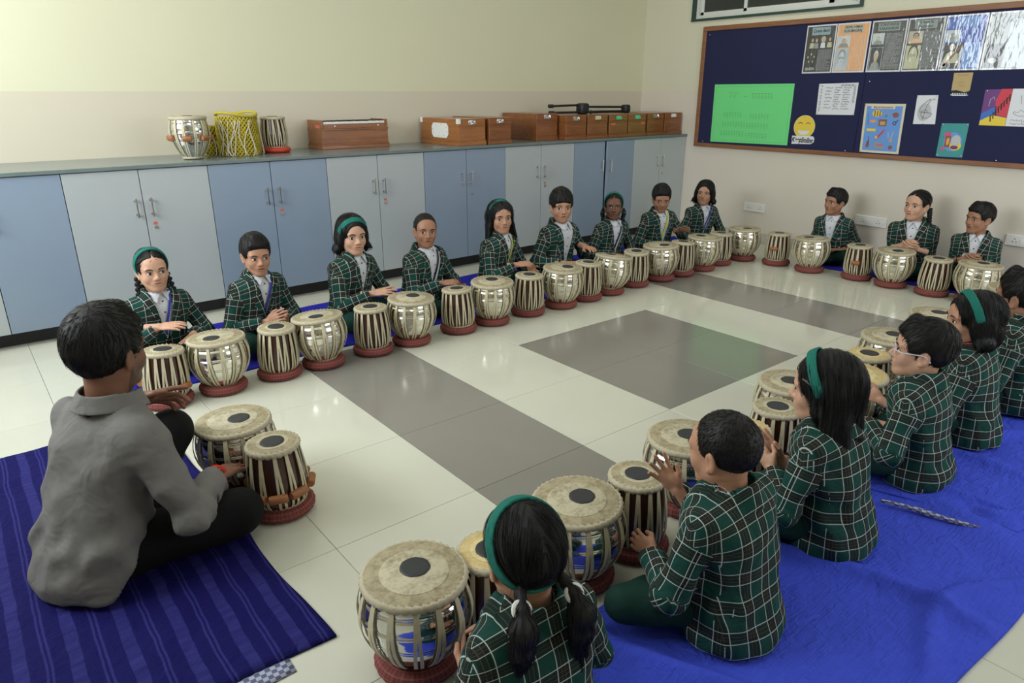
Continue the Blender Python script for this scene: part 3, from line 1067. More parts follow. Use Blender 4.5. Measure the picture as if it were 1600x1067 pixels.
# ------------------------------------------------------------------ things on the worktop
od = drum('bayan', 1.39, 5.27, CT, 'old steel drum with wooden pegs standing on the cabinets', 'drums on the cabinets', shell='chrome', pegs=tuple((a, 0.135) for a in np.linspace(-2.9, 2.6, 7)), s=0.96, nstrap=12)
od.scale = (0.84, 0.84, 1.06)
drum_on_cushion('dayan', 2.05, 5.46, 'wooden laced drum on a plain red cushion on top of the cabinets', 'plain red ring cushion on top of the cabinets', 'drums on the cabinets', z=CT, red=True, s=0.92)


def net_bag(x, y, R, H, label, nstr, lid):
    t = empty('netted_drum', (x, y, CT), 0, label, 'drum', 'netted drums on the cabinets')
    pr = [(R * 0.9, 0), (R * 0.98, 0.01), (R, H * 0.4), (R * 0.97, H * 0.8), (R * 0.93, H)]
    MB().lathe(smooth_prof(pr, 12), 28).obj('drum_body', 'net_core', t, smooth=True)
    m = MB()
    n = max(14, int(R * 230))
    for k in range(n):
        for sgn in (-1, 1):
            pts = []
            for i in range(13):
                f = i / 12
                a = 2 * PI * k / n + sgn * f * 1.6
                r = prof_r(pr, f * H) + 0.003 + 0.003 * math.sin(9 * f + k)
                pts.append((r * math.cos(a), r * math.sin(a), f * H))
            m.tube(pts, 0.0044, 5)
    tag(m.obj('net', 'net_yellow', t, smooth=True), kind='stuff')
    if lid:
        m = MB()
        pts = [((R * 0.97) * math.cos(a), (R * 0.97) * math.sin(a), H + 0.012 + 0.014 * math.sin(2 * a + 0.6)) for a in np.linspace(0, 2 * PI, 40)[:-1]]
        m.tube(pts, 0.010, 7, closed=True)
        m.obj('net_hem', 'net_yellow', t, smooth=True)
        MB().lathe([(R * 0.9, H - 0.004), (R * 0.9, H + 0.006), (R * 0.5, H + 0.012)], 28).obj('drumhead', 'skin_centre', t, smooth=True)
    for q in range(nstr):
        a0 = random.uniform(-PI * 0.9, -PI * 0.1)
        pts = []
        sw = random.uniform(-0.5, 0.5)
        for i in range(12):
            f = i / 11
            r = prof_r(pr, H * (1 - f)) + 0.010 + 0.02 * f * f
            a = a0 + sw * f + 0.15 * math.sin(4 * f + q)
            pts.append((r * math.cos(a), r * math.sin(a), max(0.004, H * (0.9 - 0.95 * f))))
        MB().tube(pts, 0.0028, 5).obj('string', 'string_white', t, smooth=True)
    return t


net_bag(1.76, 5.40, 0.145, 0.275, 'large drum wrapped in yellow netting with loose white strings', 16, True)
net_bag(1.58, 5.56, 0.10, 0.205, 'small yellow netted drum tucked behind the pegged drum', 7, False)


def harmonium(x0, x1, y0, y1, h, label, mat='harmonium_wood', keys=False, handle=None, plaque=False, stickers=(), rz=0.0):
    cx, cy = (x0 + x1) / 2, (y0 + y1) / 2
    t = empty('harmonium', (cx, cy, CT), rz, label, 'harmonium', 'harmoniums on the cabinets')
    a, c, d, e = x0 - cx, x1 - cx, y0 - cy, y1 - cy
    MB().box(a - 0.008, c + 0.008, d - 0.008, e + 0.004, 0, 0.03, 0.004).box(a - 0.004, c + 0.004, d - 0.004, e + 0.002, 0.03, 0.042, 0.003).obj('base_moulding', mat, t)
    if keys:
        MB().box(a, c, d, e, 0.042, 0.15, 0.003).box(a - 0.005, c + 0.005, d - 0.005, e + 0.003, 0.146, 0.158, 0.002).box(a + 0.021, c - 0.021, d + 0.001, d + 0.02, 0.158, h - 0.03, 0.002).box(a, a + 0.02, d, e, 0.158, h, 0.002).box(c - 0.02, c, d, e, 0.158, h, 0.002).box(a + 0.021, c - 0.021, e - 0.12, e - 0.001, 0.158, h - 0.01, 0.002).obj('case', mat, t)
        n = 26
        wk = (c - a - 0.05) / n
        kb = MB().box(a + 0.022, c - 0.022, d + 0.021, e - 0.121, 0.158, h - 0.031).obj('keyboard', 'plastic_dark', t)
        for i in range(n):
            MB().box(a + 0.025 + i * wk, a + 0.025 + (i + 0.93) * wk, d + 0.004, e - 0.14, h - 0.03, h - 0.014, 0.0015).obj('white_key', 'plastic_white', kb)
            if i % 7 not in (2, 6):
                MB().box(a + 0.025 + (i + 0.68) * wk, a + 0.025 + (i + 1.25) * wk, d + 0.05, e - 0.14, h - 0.014, h - 0.004, 0.0015).obj('black_key', 'plastic_dark', kb)
        for q in (0.2, 0.85):
            MB().ball((a + (c - a) * q, d - 0.003, 0.178), 0.006).obj('stop_knob', 'plastic_white', t, smooth=True)
    else:
        MB().box(a, c, d, e, 0.042, h - 0.062, 0.003).box(a - 0.003, c + 0.003, d - 0.003, e + 0.002, h - 0.066, h - 0.058, 0.002).obj('case', mat, t)
        MB().box(a, c, d, e, h - 0.058, h, 0.003).obj('lid', mat, t)
    if handle:
        hx = 0.0
        hd = MB().box(hx - 0.036, hx + 0.036, d - 0.003, d - 0.0005, h - 0.048, h - 0.012, 0.001)
        hd.tube([(hx - 0.03, d - 0.004, h - 0.018), (hx - 0.026, d - 0.016, h - 0.04), (hx + 0.026, d - 0.016, h - 0.04), (hx + 0.03, d - 0.004, h - 0.018)], 0.0045, 7)
        hd.obj('handle', handle, t, smooth=True)
    if plaque:
        yc, zc = (d + e) / 2 - 0.02, h * 0.55
        pts = [(yc + 0.13 * u, zc + 0.062 * v) for u, v in ((-0.78, -1), (0.78, -1), (1, -0.55), (1, 0.55), (0.78, 1), (-0.78, 1), (-1, 0.55), (-1, -0.55))]
        pl = MB().prism(pts, 'x', a - 0.007, a - 0.001).obj('plaque', 'plastic_white', t)
        pm = MB()
        for q in range(8):
            an = 2 * PI * q / 8 + 0.2
            pm.ball((a - 0.007, yc + 0.118 * math.cos(an), zc + 0.05 * math.sin(an)), 0.004, 8, 6)
        pm.obj('plaque_screws', 'steel_dull', pl, smooth=True)
        for yy in (d + 0.012, e - 0.012):
            MB().box(a - 0.004, a + 0.02, yy - 0.018, yy + 0.018, h - 0.04, h + 0.003, 0.001).obj('corner_guard', 'plastic_white', t)
    for sx, sz, on_side in stickers:
        if on_side:
            MB().box(a - 0.002, a - 0.0005, d + 0.02, d + 0.1, sz, sz + 0.022).obj('sticker', 'sticker_red', t)
        else:
            MB().box(sx - 0.03, sx + 0.03, d - 0.002, d - 0.0005, sz, sz + 0.02).obj('sticker', 'sticker_red', t)
    return t


harmonium(2.43, 3.03, 5.45, 5.71, 0.225, 'brown harmonium standing alone with its row of keys showing', keys=True, stickers=((0, 0.165, True),))
harmonium(3.515, 3.80, 5.10, 5.70, 0.22, 'orange-brown harmonium with a white octagonal plaque on its side', 'harmonium_wood_light', handle='chrome', plaque=True)
harmonium(3.835, 4.08, 5.09, 5.66, 0.225, 'brown harmonium pressed against the right of the plaque harmonium', handle='chrome')
harmonium(4.47, 4.735, 5.19, 5.71, 0.245, 'dark red-brown harmonium set back with its long side showing', handle='chrome')
harmonium(4.765, 5.035, 5.10, 5.68, 0.225, 'brown harmonium under the left end of the folded black stand', handle='chrome')
harmonium(5.055, 5.335, 5.10, 5.68, 0.225, 'brown harmonium with a brass-toned handle under the black stand', handle='label_cream')
harmonium(5.36, 5.63, 5.10, 5.68, 0.22, 'harmonium with green handle and red sticker, left one of two', handle='sticker_green', stickers=((-0.075, 0.12, False),))
harmonium(5.645, 5.915, 5.10, 5.68, 0.22, 'harmonium with green handle and red sticker, right one of two', handle='sticker_green', stickers=((0.085, 0.12, False),))
harmonium(5.95, 6.215, 5.11, 5.68, 0.225, 'brown harmonium second from the notice-board corner', handle='chrome')
harmonium(6.235, 6.515, 5.11, 5.68, 0.225, 'brown harmonium in the corner with a white handle', handle='plastic_white')

# folded black stand lying on the harmoniums
t = empty('folded_stand', (5.2, 5.33, CT + 0.226), math.radians(-3), 'folded black metal stand lying across the harmoniums', 'stand')
zb = 0.019
MB().tube([(-0.42, -0.03, zb), (0.12, -0.02, zb)], 0.011, 8).tube([(0.1, -0.02, zb), (0.62, 0.0, zb)], 0.013, 8).obj('lower_tube', 'stand_black', t, smooth=True)
MB().tube([(-0.38, 0.03, zb + 0.06), (0.02, 0.03, zb + 0.068)], 0.011, 8).obj('upper_tube', 'stand_black', t, smooth=True)
MB().tube([(0.05, 0.03, zb + 0.05), (0.62, 0.03, zb + 0.042)], 0.011, 8).obj('upper_tube', 'stand_black', t, smooth=True)
MB().box(-0.05, 0.06, -0.045, 0.05, 0.0, 0.105, 0.02).obj('hinge_block', 'stand_black', t, smooth=True)
MB().box(0.58, 0.66, -0.03, 0.05, 0.0, 0.085, 0.02).obj('end_joint', 'stand_black', t, smooth=True)
for p in ((-0.42, -0.03, zb), (-0.38, 0.03, zb + 0.06)):
    MB().tube([(p[0] - 0.03, p[1], p[2]), (p[0] + 0.02, p[1], p[2])], 0.018, 10).obj('rubber_foot', 'stand_black', t, smooth=True)
MB().ball((0.1, -0.02, zb), 0.019).obj('knob', 'stand_black', t, smooth=True)

# ------------------------------------------------------------------ notice board
BX = X1 - 0.022          # felt surface
nb = empty('notice_board', (X1, 2.9, 1.53), 0, 'long navy felt notice board in a brown wooden frame on the right wall', 'notice board')
by0, by1, bz0, bz1 = 0.75 - 2.9, 4.91 - 2.9, 0.935 - 1.53, 2.13 - 1.53
split = 3.143 - 2.9
for a, c in ((by0, split - 0.002), (split + 0.002, by1)):
    MB().box(-0.022, -0.001, a, c, bz0 + 0.02, bz1 - 0.02).obj('felt_panel', 'felt_navy', nb)
fw_ = 0.045
for a, c, d, e in ((by0, by1, bz1 - fw_, bz1), (by0, split, bz0, bz0 + fw_ * 0.85), (split, by1, bz0, bz0 + fw_ * 0.85)):
    MB().box(-0.036, -0.0005, a, c, d, e, 0.004).obj('frame_rail', 'frame_wood', nb)
MB().box(-0.036, -0.0005, by1 - fw_, by1, bz0 + fw_ * 0.85, bz1 - fw_, 0.004).obj('frame_stile', 'frame_wood', nb)
MB().box(-0.036, -0.0005, by0, by0 + fw_, bz0 + fw_ * 0.85, bz1 - fw_, 0.004).obj('frame_stile', 'frame_wood', nb)


class Sheet:
    """a flat sheet pinned on the board; print layers sit on it. y to the left, z up (world), origin at the sheet centre"""
    def __init__(s, name, yc, zc, label, cat, group=None):
        s.o = empty(name, (BX, yc, zc), 0, label, cat, group)
        s.k = 0

    def poly(s, name, pts, mat, layer, th=0.0004):
        x = -0.0006 * (layer + 1)
        b_ = -0.0002 if layer == 0 else -0.0006 * layer
        return MB().prism(pts, 'x', x, b_).obj(name, mat, s.o)

    def rect(s, name, y0, y1, z0, z1, mat, layer, skew=0.0):
        return s.poly(name, [(y0, z0), (y1, z0), (y1 + skew, z1), (y0 + skew, z1)], mat, layer)

    def multi(s, name, polys, mat, layer):
        m = MB()
        x = -0.0006 * (layer + 1)
        for p in polys:
            m.prism(p, 'x', x, -0.0006 * layer)
        return m.obj(name, mat, s.o)

    def ell(s, name, y, z, ry, rz, mat, layer, n=22, a0=0.0, a1=2 * PI):
        full = abs(a1 - a0 - 2 * PI) < 1e-6
        pts = [(y + ry * math.cos(a), z + rz * math.sin(a)) for a in np.linspace(a0, a1, n + (1 if full else 0))[:n]]
        return s.poly(name, pts, mat, layer)

    def strokes(s, name, paths, wdt, mat, layer):
        m = MB()
        x = -0.0006 * (layer + 0.6)
        for p in paths:
            m.tube([(x, q[0], q[1]) for q in p], 1, flat=(wdt, 0.0002), up=(1, 0, 0))
        return m.obj(name, mat, s.o)

    def text(s, txt, y, z, size, mat, layer, bold=0.0, shear=0.0, sx=1.0, align='CENTER'):
        c = bpy.data.curves.new('lettering', 'FONT')
        c.body, c.size, c.align_x, c.align_y = txt, size, align, 'CENTER'
        c.offset, c.shear = bold, shear
        tmp = bpy.data.objects.new('lettering', c)
        COL.objects.link(tmp)
        dg = bpy.context.evaluated_depsgraph_get()
        me = bpy.data.meshes.new_from_object(tmp.evaluated_get(dg))
        bpy.data.objects.remove(tmp)
        me.materials.clear()
        # text x runs to the viewer's right, which is -y on this wall
        for v in me.vertices:
            v.co = Vector((-0.0006 * (layer + 1), y - v.co.x * sx, z + v.co.y))
        return new_obj('lettering', me, s.o, mat)

    def pins(s, pts):
        for y, z in pts:
            MB().ball((-0.0035, y, z), (0.003, 0.005, 0.005), 8, 6).obj('pin', 'pin_metal', s.o, smooth=True)


def scribble(y0, y1, z, h, seed):
    r = random.Random(seed)
    pts, y = [], y0
    sgn = -1 if y1 < y0 else 1
    while (y - y1) * sgn < 0:
        pts.append((y, z + r.uniform(-h, h)))
        y += sgn * r.uniform(0.25, 0.7) * h
    return pts


def text_rows(y0, y1, z0, z1, n, seed, fill=0.55):
    r = random.Random(seed)
    out = []
    dz = (z1 - z0) / n
    for i in range(n):
        z = z1 - (i + 0.5) * dz
        y = y1
        end = y0 + (r.random() < 0.2) * (y1 - y0) * 0.3
        while y > end + 0.004:
            wd = min(r.uniform(0.006, 0.020), y - end)
            out.append([(y - wd, z - dz * fill / 2), (y, z - dz * fill / 2), (y, z + dz * fill / 2), (y - wd, z + dz * fill / 2)])
            y -= wd + 0.004
    return out


# bright green chart with faint pencil writing
g = Sheet('green_chart', 4.256, 1.284, 'large bright green paper chart with faint pencil writing', 'poster')
g.poly('paper', [(-0.452, -0.283), (0.447, -0.292), (0.454, 0.282), (-0.449, 0.285)], 'paper_green', 0)
g.strokes('ruled_border', [[(-0.425, -0.262), (0.422, -0.270), (0.428, 0.258), (-0.422, 0.262), (-0.425, -0.262)]], 0.0012, 'paper_pencil', 1)
tl = []
tl += [scribble(0.26, 0.17, 0.165, 0.03, 1), [(0.28, 0.20), (0.15, 0.198)], [(0.10, 0.165), (0.055, 0.167)]]
tl += [[(0.0, 0.19), (-0.22, 0.196)]] + [[(-0.01 - i * 0.035, 0.195), (-0.012 - i * 0.035, 0.14), (-0.03 - i * 0.035, 0.15 + 0.02 * (i % 2)), (-0.02 - i * 0.035, 0.17)] for i in range(7)]
g.strokes('pencil_heading', tl, 0.0022, 'paper_pencil', 1)
rows = []
for z, ya, yb, sd in ((-0.02, 0.31, 0.10, 3), (-0.03, 0.0, -0.20, 4), (-0.115, 0.32, 0.06, 5), (-0.12, 0.03, -0.22, 6), (-0.205, 0.33, 0.07, 7), (-0.215, 0.03, -0.22, 8)):
    for q in np.arange(ya, yb, -0.032):
        rr = random.Random(int(q * 1000) + sd)
        rows.append([(q, z + 0.026), (q - 0.022, z + 0.027)])
        rows.append([(q - 0.014, z + 0.026), (q - 0.013, z - 0.024)])
        rows.append([(q, z + 0.012), (q - 0.008, z - 0.006 + rr.uniform(-0.01, 0.01)), (q - 0.013, z + 0.002)])
tag(g.strokes('pencil_writing', rows, 0.0017, 'paper_pencil', 1), kind='stuff')
g.pins([(0.44, 0.272), (-0.44, 0.275)])

# smiley
s = Sheet('smiley_cutout', 3.651, 1.15, 'yellow smiling face cut-out over a Keep Smiling strip', 'poster')
s.ell('face', 0.0, 0.03, 0.104, 0.102, 'paper_yellow', 0, 40)
s.ell('face_edge', 0.0, 0.03, 0.108, 0.106, 'paper_cream', -0.5, 40)
for q in (0.042, -0.036):
    s.strokes('eye', [[(q + 0.022 * math.cos(a), 0.05 + 0.018 * math.sin(a)) for a in np.linspace(0.3, PI - 0.3, 9)]], 0.004, 'paper_brown', 1)
s.ell('smile', 0.0, -0.005, 0.058, 0.04, 'paper_white', 1, 20, PI, 2 * PI)
s.poly('strip', [(0.112, -0.055), (-0.1, -0.052), (-0.118, -0.07), (-0.116, -0.105), (-0.09, -0.125), (0.108, -0.132), (0.112, -0.11)], 'paper_white', 1)
s.text('Keep', 0.062, -0.092, 0.062, 'paper_black', 2, 0.0022, 0.25, 0.78)
s.text('Smiling', -0.045, -0.094, 0.066, 'paper_black', 2, 0.0022, 0.2, 0.62)
s.pins([(0.0, 0.125)])

# handwritten list with doodled border
s = Sheet('handwritten_list', 3.374, 1.432, 'white handwritten list with a doodled border', 'poster')
s.poly('paper', [(-0.182, -0.134), (0.178, -0.138), (0.186, 0.132), (-0.18, 0.14)], 'paper_white', 0)
pp = []
for ci, (ya, yb) in enumerate(((0.115, 0.045), (0.03, -0.035), (-0.05, -0.125))):
    for q in range(10 if ci else 7):
        z = 0.098 - q * (0.02 if ci else 0.029)
        pp.append(scribble(ya, yb + 0.01 * ((q * 7) % 3), z, 0.0065, 20 + ci * 20 + q))
s.strokes('writing', pp, 0.0015, 'paper_ink', 1)
dd_ = []
for q in range(26):
    f = q / 25
    side = [(0.155, 0.11 - 0.22 * f), (-0.155, 0.115 - 0.14 * f), (-0.02 - 0.13 * f, 0.118)][q % 3]
    dd_.append([(side[0] + (0.004 + 0.0006 * k) * math.cos(k * 0.9 + q), side[1] + (0.004 + 0.0006 * k) * math.sin(k * 0.9 + q)) for k in range(12)])
s.strokes('doodles', dd_, 0.0009, 'paper_ink', 1)
s.pins([(0.175, 0.122), (-0.17, 0.13), (0.168, -0.128), (-0.172, -0.126)])

# instrument chart
s = Sheet('instrument_chart', 2.926, 1.191, 'blue hand-painted chart of musical instruments with a cream border', 'poster')
s.poly('paper', [(-0.178, -0.207), (0.162, -0.206), (0.18, 0.206), (-0.168, 0.208)], 'paper_cream', 0)
s.poly('painted_ground', [(-0.158, -0.188), (0.142, -0.188), (0.158, 0.186), (-0.148, 0.188)], 'paper_sky', 1)
s.rect('title_strip', -0.085, 0.12, 0.165, 0.192, 'paper_cream', 2)
s.text('Musical Instruments', 0.018, 0.178, 0.024, 'paper_brown', 3, 0.0004, 0.15, 0.85)
s.ell('painted_dhol', 0.06, 0.125, 0.042, 0.028, 'paper_yellow', 2)
s.multi('dhol_stripes', [[(0.03 + i * 0.022, 0.102), (0.04 + i * 0.022, 0.102), (0.04 + i * 0.022, 0.147), (0.03 + i * 0.022, 0.147)] for i in range(3)], 'paper_brown', 3)
s.ell('painted_sitar', -0.10, 0.115, 0.026, 0.022, 'paper_brown', 2)
s.poly('sitar_neck', [(-0.085, 0.125), (0.0, 0.128), (0.01, 0.118), (-0.085, 0.118)], 'paper_grey', 2)
s.ell('sitar_gourd', -0.02, 0.105, 0.012, 0.012, 'paper_teal', 3)
s.rect('painted_box', -0.035, 0.035, 0.02, 0.078, 'paper_brown', 2)
s.rect('box_front', -0.022, 0.022, 0.03, 0.06, 'paper_tan', 3)
s.ell('painted_dish', 0.085, 0.06, 0.028, 0.012, 'paper_orange', 2)
s.ell('painted_horn', -0.10, 0.048, 0.017, 0.017, 'paper_ink', 2)
s.ell('horn_bell', -0.10, 0.048, 0.009, 0.009, 'paper_sky', 3)
s.poly('horn_tube', [(-0.112, 0.06), (-0.125, 0.078), (-0.13, 0.072), (-0.116, 0.054)], 'paper_ink', 2)
s.rect('painted_flute_case', 0.05, 0.13, -0.025, -0.002, 'paper_yellow', 2)
s.poly('painted_mridang', [(0.055 + 0.04 * math.cos(a) * 0.75 - 0.018 * math.sin(a) - 0.05, -0.05 + 0.035 * math.sin(a) + 0.03 * -math.cos(a)) for a in np.linspace(0, 2 * PI, 20)[:-1]], 'paper_red', 2)
s.ell('mridang_head', 0.035, -0.075, 0.01, 0.012, 'paper_yellow', 3)
s.ell('painted_violin', 0.102, -0.145, 0.015, 0.02, 'paper_brown', 2)
s.ell('violin_top', 0.10, -0.118, 0.011, 0.014, 'paper_brown', 2)
s.rect('violin_neck', 0.096, 0.101, -0.11, -0.07, 'paper_ink', 2)
s.poly('painted_keyboard', [(0.05, -0.165), (-0.045, -0.168), (-0.04, -0.135), (-0.02, -0.118), (0.045, -0.115)], 'paper_grey', 2)
s.rect('keyboard_keys', -0.035, 0.02, -0.145, -0.135, 'paper_pink', 3)
s.ell('painted_bell', -0.10, -0.155, 0.018, 0.018, 'paper_brown', 2)
s.strokes('painted_lute', [[(-0.105, -0.02), (-0.092, -0.085)], [(-0.062, -0.03), (-0.068, -0.075)]], 0.003, 'paper_lightgrey', 2)
s.ell('lute_body', -0.092, -0.095, 0.015, 0.017, 'paper_tan', 2)
s.strokes('painted_wand', [[(0.135, 0.13), (0.128, 0.03)]], 0.0015, 'paper_ink', 2)
s.pins([(0.172, 0.195), (-0.16, 0.196), (0.152, -0.196), (-0.168, -0.196)])

# treble clef drawing
s = Sheet('clef_drawing', 2.59, 1.355, 'white sheet with a pencil drawing of a treble clef', 'poster')
s.poly('paper', [(-0.09, -0.113), (0.084, -0.117), (0.09, 0.112), (-0.073, 0.115)], 'paper_white', 0)
cl = []
for k in range(70):
    f = k / 69
    if f < 0.6:
        a = f / 0.6 * 3.4 * PI / 1.7
        r = 0.012 + 0.04 * f / 0.6
        cl.append((0.002 - r * math.cos(a), -0.025 + r * math.sin(a)))
    else:
        g_ = (f - 0.6) / 0.4
        cl.append((0.05 - 0.07 * g_ + 0.02 * math.sin(PI * g_), -0.02 + 0.105 * g_))
s.ell('shading', 0.012, -0.02, 0.055, 0.07, 'paper_lightgrey', 1)
s.strokes('clef', [cl, [(-0.025, 0.08), (0.0, 0.03), (0.012, -0.04), (0.014, -0.075), (0.022, -0.08)]], 0.0035, 'paper_grey', 2)
s.strokes('notes', [scribble(-0.03, -0.065, 0.083, 0.008, 9)], 0.001, 'paper_ink', 1)
s.pins([(0.08, 0.102), (-0.065, 0.105), (0.0, -0.11)])

# tan torn note over a little keyboard
s = Sheet('tan_note', 2.362, 1.56, 'small tan torn paper note above a paper piano strip', 'poster')
s.poly('backing', [(-0.068, -0.07), (0.066, -0.07), (0.068, 0.0), (-0.068, 0.0)], 'paper_black', 0)
s.poly('paper', [(-0.062, -0.06), (-0.03, -0.068), (0.0, -0.058), (0.03, -0.052), (0.065, -0.055), (0.07, 0.078), (-0.068, 0.08), (-0.07, -0.05)], 'paper_tan', 1)
s.rect('piano_strip', -0.052, 0.056, -0.095, -0.074, 'paper_white', 1)
s.multi('piano_keys', [[(-0.046 + i * 0.0125, -0.088), (-0.040 + i * 0.0125, -0.088), (-0.040 + i * 0.0125, -0.074), (-0.046 + i * 0.0125, -0.074)] for i in range(8)], 'paper_ink', 2)
tag(s.strokes('pencil_marks', [scribble(0.04, -0.04, 0.06, 0.006, 3), scribble(0.03, -0.02, 0.005, 0.01, 4), scribble(0.02, -0.03, -0.02, 0.006, 5)], 0.0008, 'paper_brown', 2), kind='stuff')
s.pins([(0.062, -0.088), (-0.06, -0.09)])

# rainbow painting with music notes, and a line drawing beside it
s = Sheet('rainbow_painting', 2.09, 1.38, 'purple, red and yellow painting with a row of black notes', 'poster')
s.poly('paper', [(-0.094, -0.135), (0.086, -0.134), (0.093, 0.132), (-0.092, 0.138)], 'paper_purple', 0)
s.poly('red_paint', [(-0.094, -0.07), (-0.01, -0.05), (0.005, 0.05), (-0.02, 0.137), (-0.092, 0.138)], 'paper_red', 1)
s.poly('blue_paint', [(0.086, -0.11), (0.0, -0.06), (-0.01, 0.01), (0.03, -0.01), (0.087, -0.045)], 'paper_blue', 1)
s.poly('yellow_paint', [(-0.094, -0.135), (0.086, -0.134), (0.086, -0.10), (0.01, -0.055), (-0.094, -0.075)], 'paper_yellow', 2)
s.strokes('notes', [[(0.012 - 0.0145 * i, -0.105 + 0.022 * i), (0.02 - 0.0145 * i, -0.06 + 0.022 * i), (0.008 - 0.0145 * i, -0.058 + 0.022 * i)] for i in range(8)], 0.004, 'paper_black', 3)
s.strokes('white_note', [[(0.045, 0.01), (0.042, 0.06), (0.02, 0.08), (0.012, 0.055)]], 0.002, 'paper_lightgrey', 3)
s.pins([(0.078, 0.122), (0.076, -0.124)])
s = Sheet('line_drawing', 1.90, 1.38, 'white sheet with a line drawing right of the rainbow painting', 'poster')
s.poly('paper', [(-0.094, -0.135), (0.094, -0.135), (0.096, 0.138), (-0.094, 0.138)], 'paper_white', 0)
s.strokes('drawing', [scribble(0.06, -0.06, -0.02, 0.02, 31), [(0.06 * math.cos(a), -0.03 + 0.03 * math.sin(a)) for a in np.linspace(PI, 2 * PI, 12)], [(0.0, 0.03), (-0.02, 0.1)], [(0.02, 0.03), (0.03, 0.09)], scribble(0.07, -0.07, -0.095, 0.012, 33), scribble(0.07, -0.05, -0.118, 0.01, 34)], 0.0012, 'paper_ink', 1)

# teal painting
s = Sheet('teal_painting', 2.346, 1.121, 'teal painting of two colourful drums', 'poster')
s.poly('paper', [(-0.10, -0.132), (0.10, -0.133), (0.102, 0.131), (-0.1, 0.135)], 'paper_teal', 0)
s.ell('yellow_glow', -0.005, -0.012, 0.07, 0.075, 'paper_sky', 1)
s.ell('yellow_splash', -0.03, -0.04, 0.045, 0.04, 'paper_yellow', 2)
s.ell('pink_splash', 0.04, 0.04, 0.026, 0.026, 'paper_pink', 2)
s.rect('painted_drum', 0.012, 0.052, -0.055, 0.035, 'paper_brown', 3)
s.ell('painted_bowl', -0.028, 0.0, 0.036, 0.042, 'paper_lightgrey', 3)
s.ell('drum_front', 0.03, -0.01, 0.012, 0.03, 'paper_orange', 4)
s.ell('purple_splash', -0.025, -0.055, 0.03, 0.015, 'paper_purple', 4)
s.ell('pink_dab', 0.06, -0.07, 0.015, 0.015, 'paper_pink', 4)
s.pins([(0.09, 0.122), (-0.09, 0.124), (0.09, -0.122), (-0.09, -0.12)])

# row of laminated posters along the top
LAM = []


def lam(y0, y1, ground, label, title=None, tmat='laminated_slate', tz=0.155, tcol='laminated_black'):
    yc, zc = (y0 + y1) / 2, 1.862
    hw, hh = (y1 - y0) / 2, 0.205
    s_ = Sheet('laminated_poster', yc, zc, label, 'poster', 'laminated posters along the top of the board')
    s_.rect('paper', -hw + 0.002, hw - 0.002, -hh, hh, 'laminated_white', 0)
    s_.rect('ground', -hw + 0.014, hw - 0.012, -hh + 0.012, hh - 0.012, ground, 1)
    if title:
        s_.rect('title_strip', -hw + 0.06, hw - 0.055, tz - 0.035, tz + 0.03, tmat, 2)
        for i, ln in enumerate(title):
            s_.text(ln, 0.002, tz + (0.014 - 0.031 * i if len(title) > 1 else 0), 0.03 if len(title) > 1 else 0.036, tcol, 3, 0.0008, 0.15 if len(title) == 1 else 0, min(1.0, 8.5 / max(4, len(ln))))
    s_.hw = hw
    return s_


def portrait(s_, y, z, k, ground, skin, hair, coat, gw=0.055, gh=0.065, glasses=False, layer=2):
    """a printed head-and-shoulders picture"""
    s_.rect('photo', y - gw, y + gw, z - gh, z + gh, ground, layer)
    s_.poly('printed_coat', [(y - gw * 0.85, z - gh), (y + gw * 0.85, z - gh), (y + gw * 0.6, z - gh * 0.45), (y + gw * 0.2, z - gh * 0.25), (y - gw * 0.2, z - gh * 0.25), (y - gw * 0.6, z - gh * 0.45)], coat, layer + 1)
    s_.ell('printed_hair', y, z + gh * 0.30, gw * 0.46 * k, gh * 0.56 * k, hair, layer + 1)
    s_.ell('printed_face', y, z + gh * 0.12, gw * 0.38 * k, gh * 0.52 * k, skin, layer + 2)
    if glasses:
        m = [[(y + q + gw * 0.15 * math.cos(a), z + gh * 0.16 + gw * 0.13 * math.sin(a)) for a in np.linspace(0, 2 * PI, 14)] for q in (-gw * 0.2, gw * 0.2)]
        s_.strokes('printed_glasses', m, 0.0015, 'laminated_hair', layer + 3)
        s_.strokes('printed_mouth', [[(y - gw * 0.12, z - gh * 0.2), (y + gw * 0.12, z - gh * 0.2)]], 0.0012, 'laminated_rust', layer + 3)


s = lam(3.463, 3.752, 'laminated_black', 'black laminated poster titled Queen Band', ['Queen Band'], 'laminated_paleblue')
for q, (yy, zz, fc, cc) in enumerate(((0.075, 0.07, 'laminated_face', 'laminated_sepia'), (0.035, 0.068, 'laminated_face', 'laminated_grey'), (-0.03, 0.07, 'laminated_sand', 'laminated_white'), (-0.092, 0.072, 'laminated_face', 'laminated_sepia'))):
    s.ell('printed_hair', yy, zz + 0.012, 0.022 if q == 2 else 0.014, 0.028 if q == 2 else 0.018, 'laminated_sand' if q == 2 else 'laminated_rust', 2)
    s.ell('printed_face', yy, zz + 0.006, 0.010, 0.014, fc, 3)
    s.poly('printed_coat', [(yy - 0.024, zz - 0.06), (yy + 0.024, zz - 0.06), (yy + 0.018, zz - 0.016), (yy - 0.018, zz - 0.016)], cc, 4)
for a in range(5):
    s.ell('printed_face', 0.07 + 0.032 * math.cos(a * 1.257 + 0.3), -0.075 + 0.035 * math.sin(a * 1.257 + 0.3), 0.006, 0.010, 'laminated_sand', 2)
s.rect('text_ground', -0.125, 0.012, -0.19, 0.0, 'laminated_charcoal', 2)
s.multi('text_block', text_rows(-0.12, 0.006, -0.185, -0.005, 22, 2), 'laminated_text', 3)
s.text('QUEEN', 0.07, -0.167, 0.03, 'laminated_white', 2, 0.0003, 0, 0.9)
s = lam(3.165, 3.461, 'laminated_orange', 'orange laminated poster titled Vishnu Vaman Kusumagraj', ['VISHNU VAMAN', 'KUSUMAGRAJ'], 'laminated_sand', 0.155)
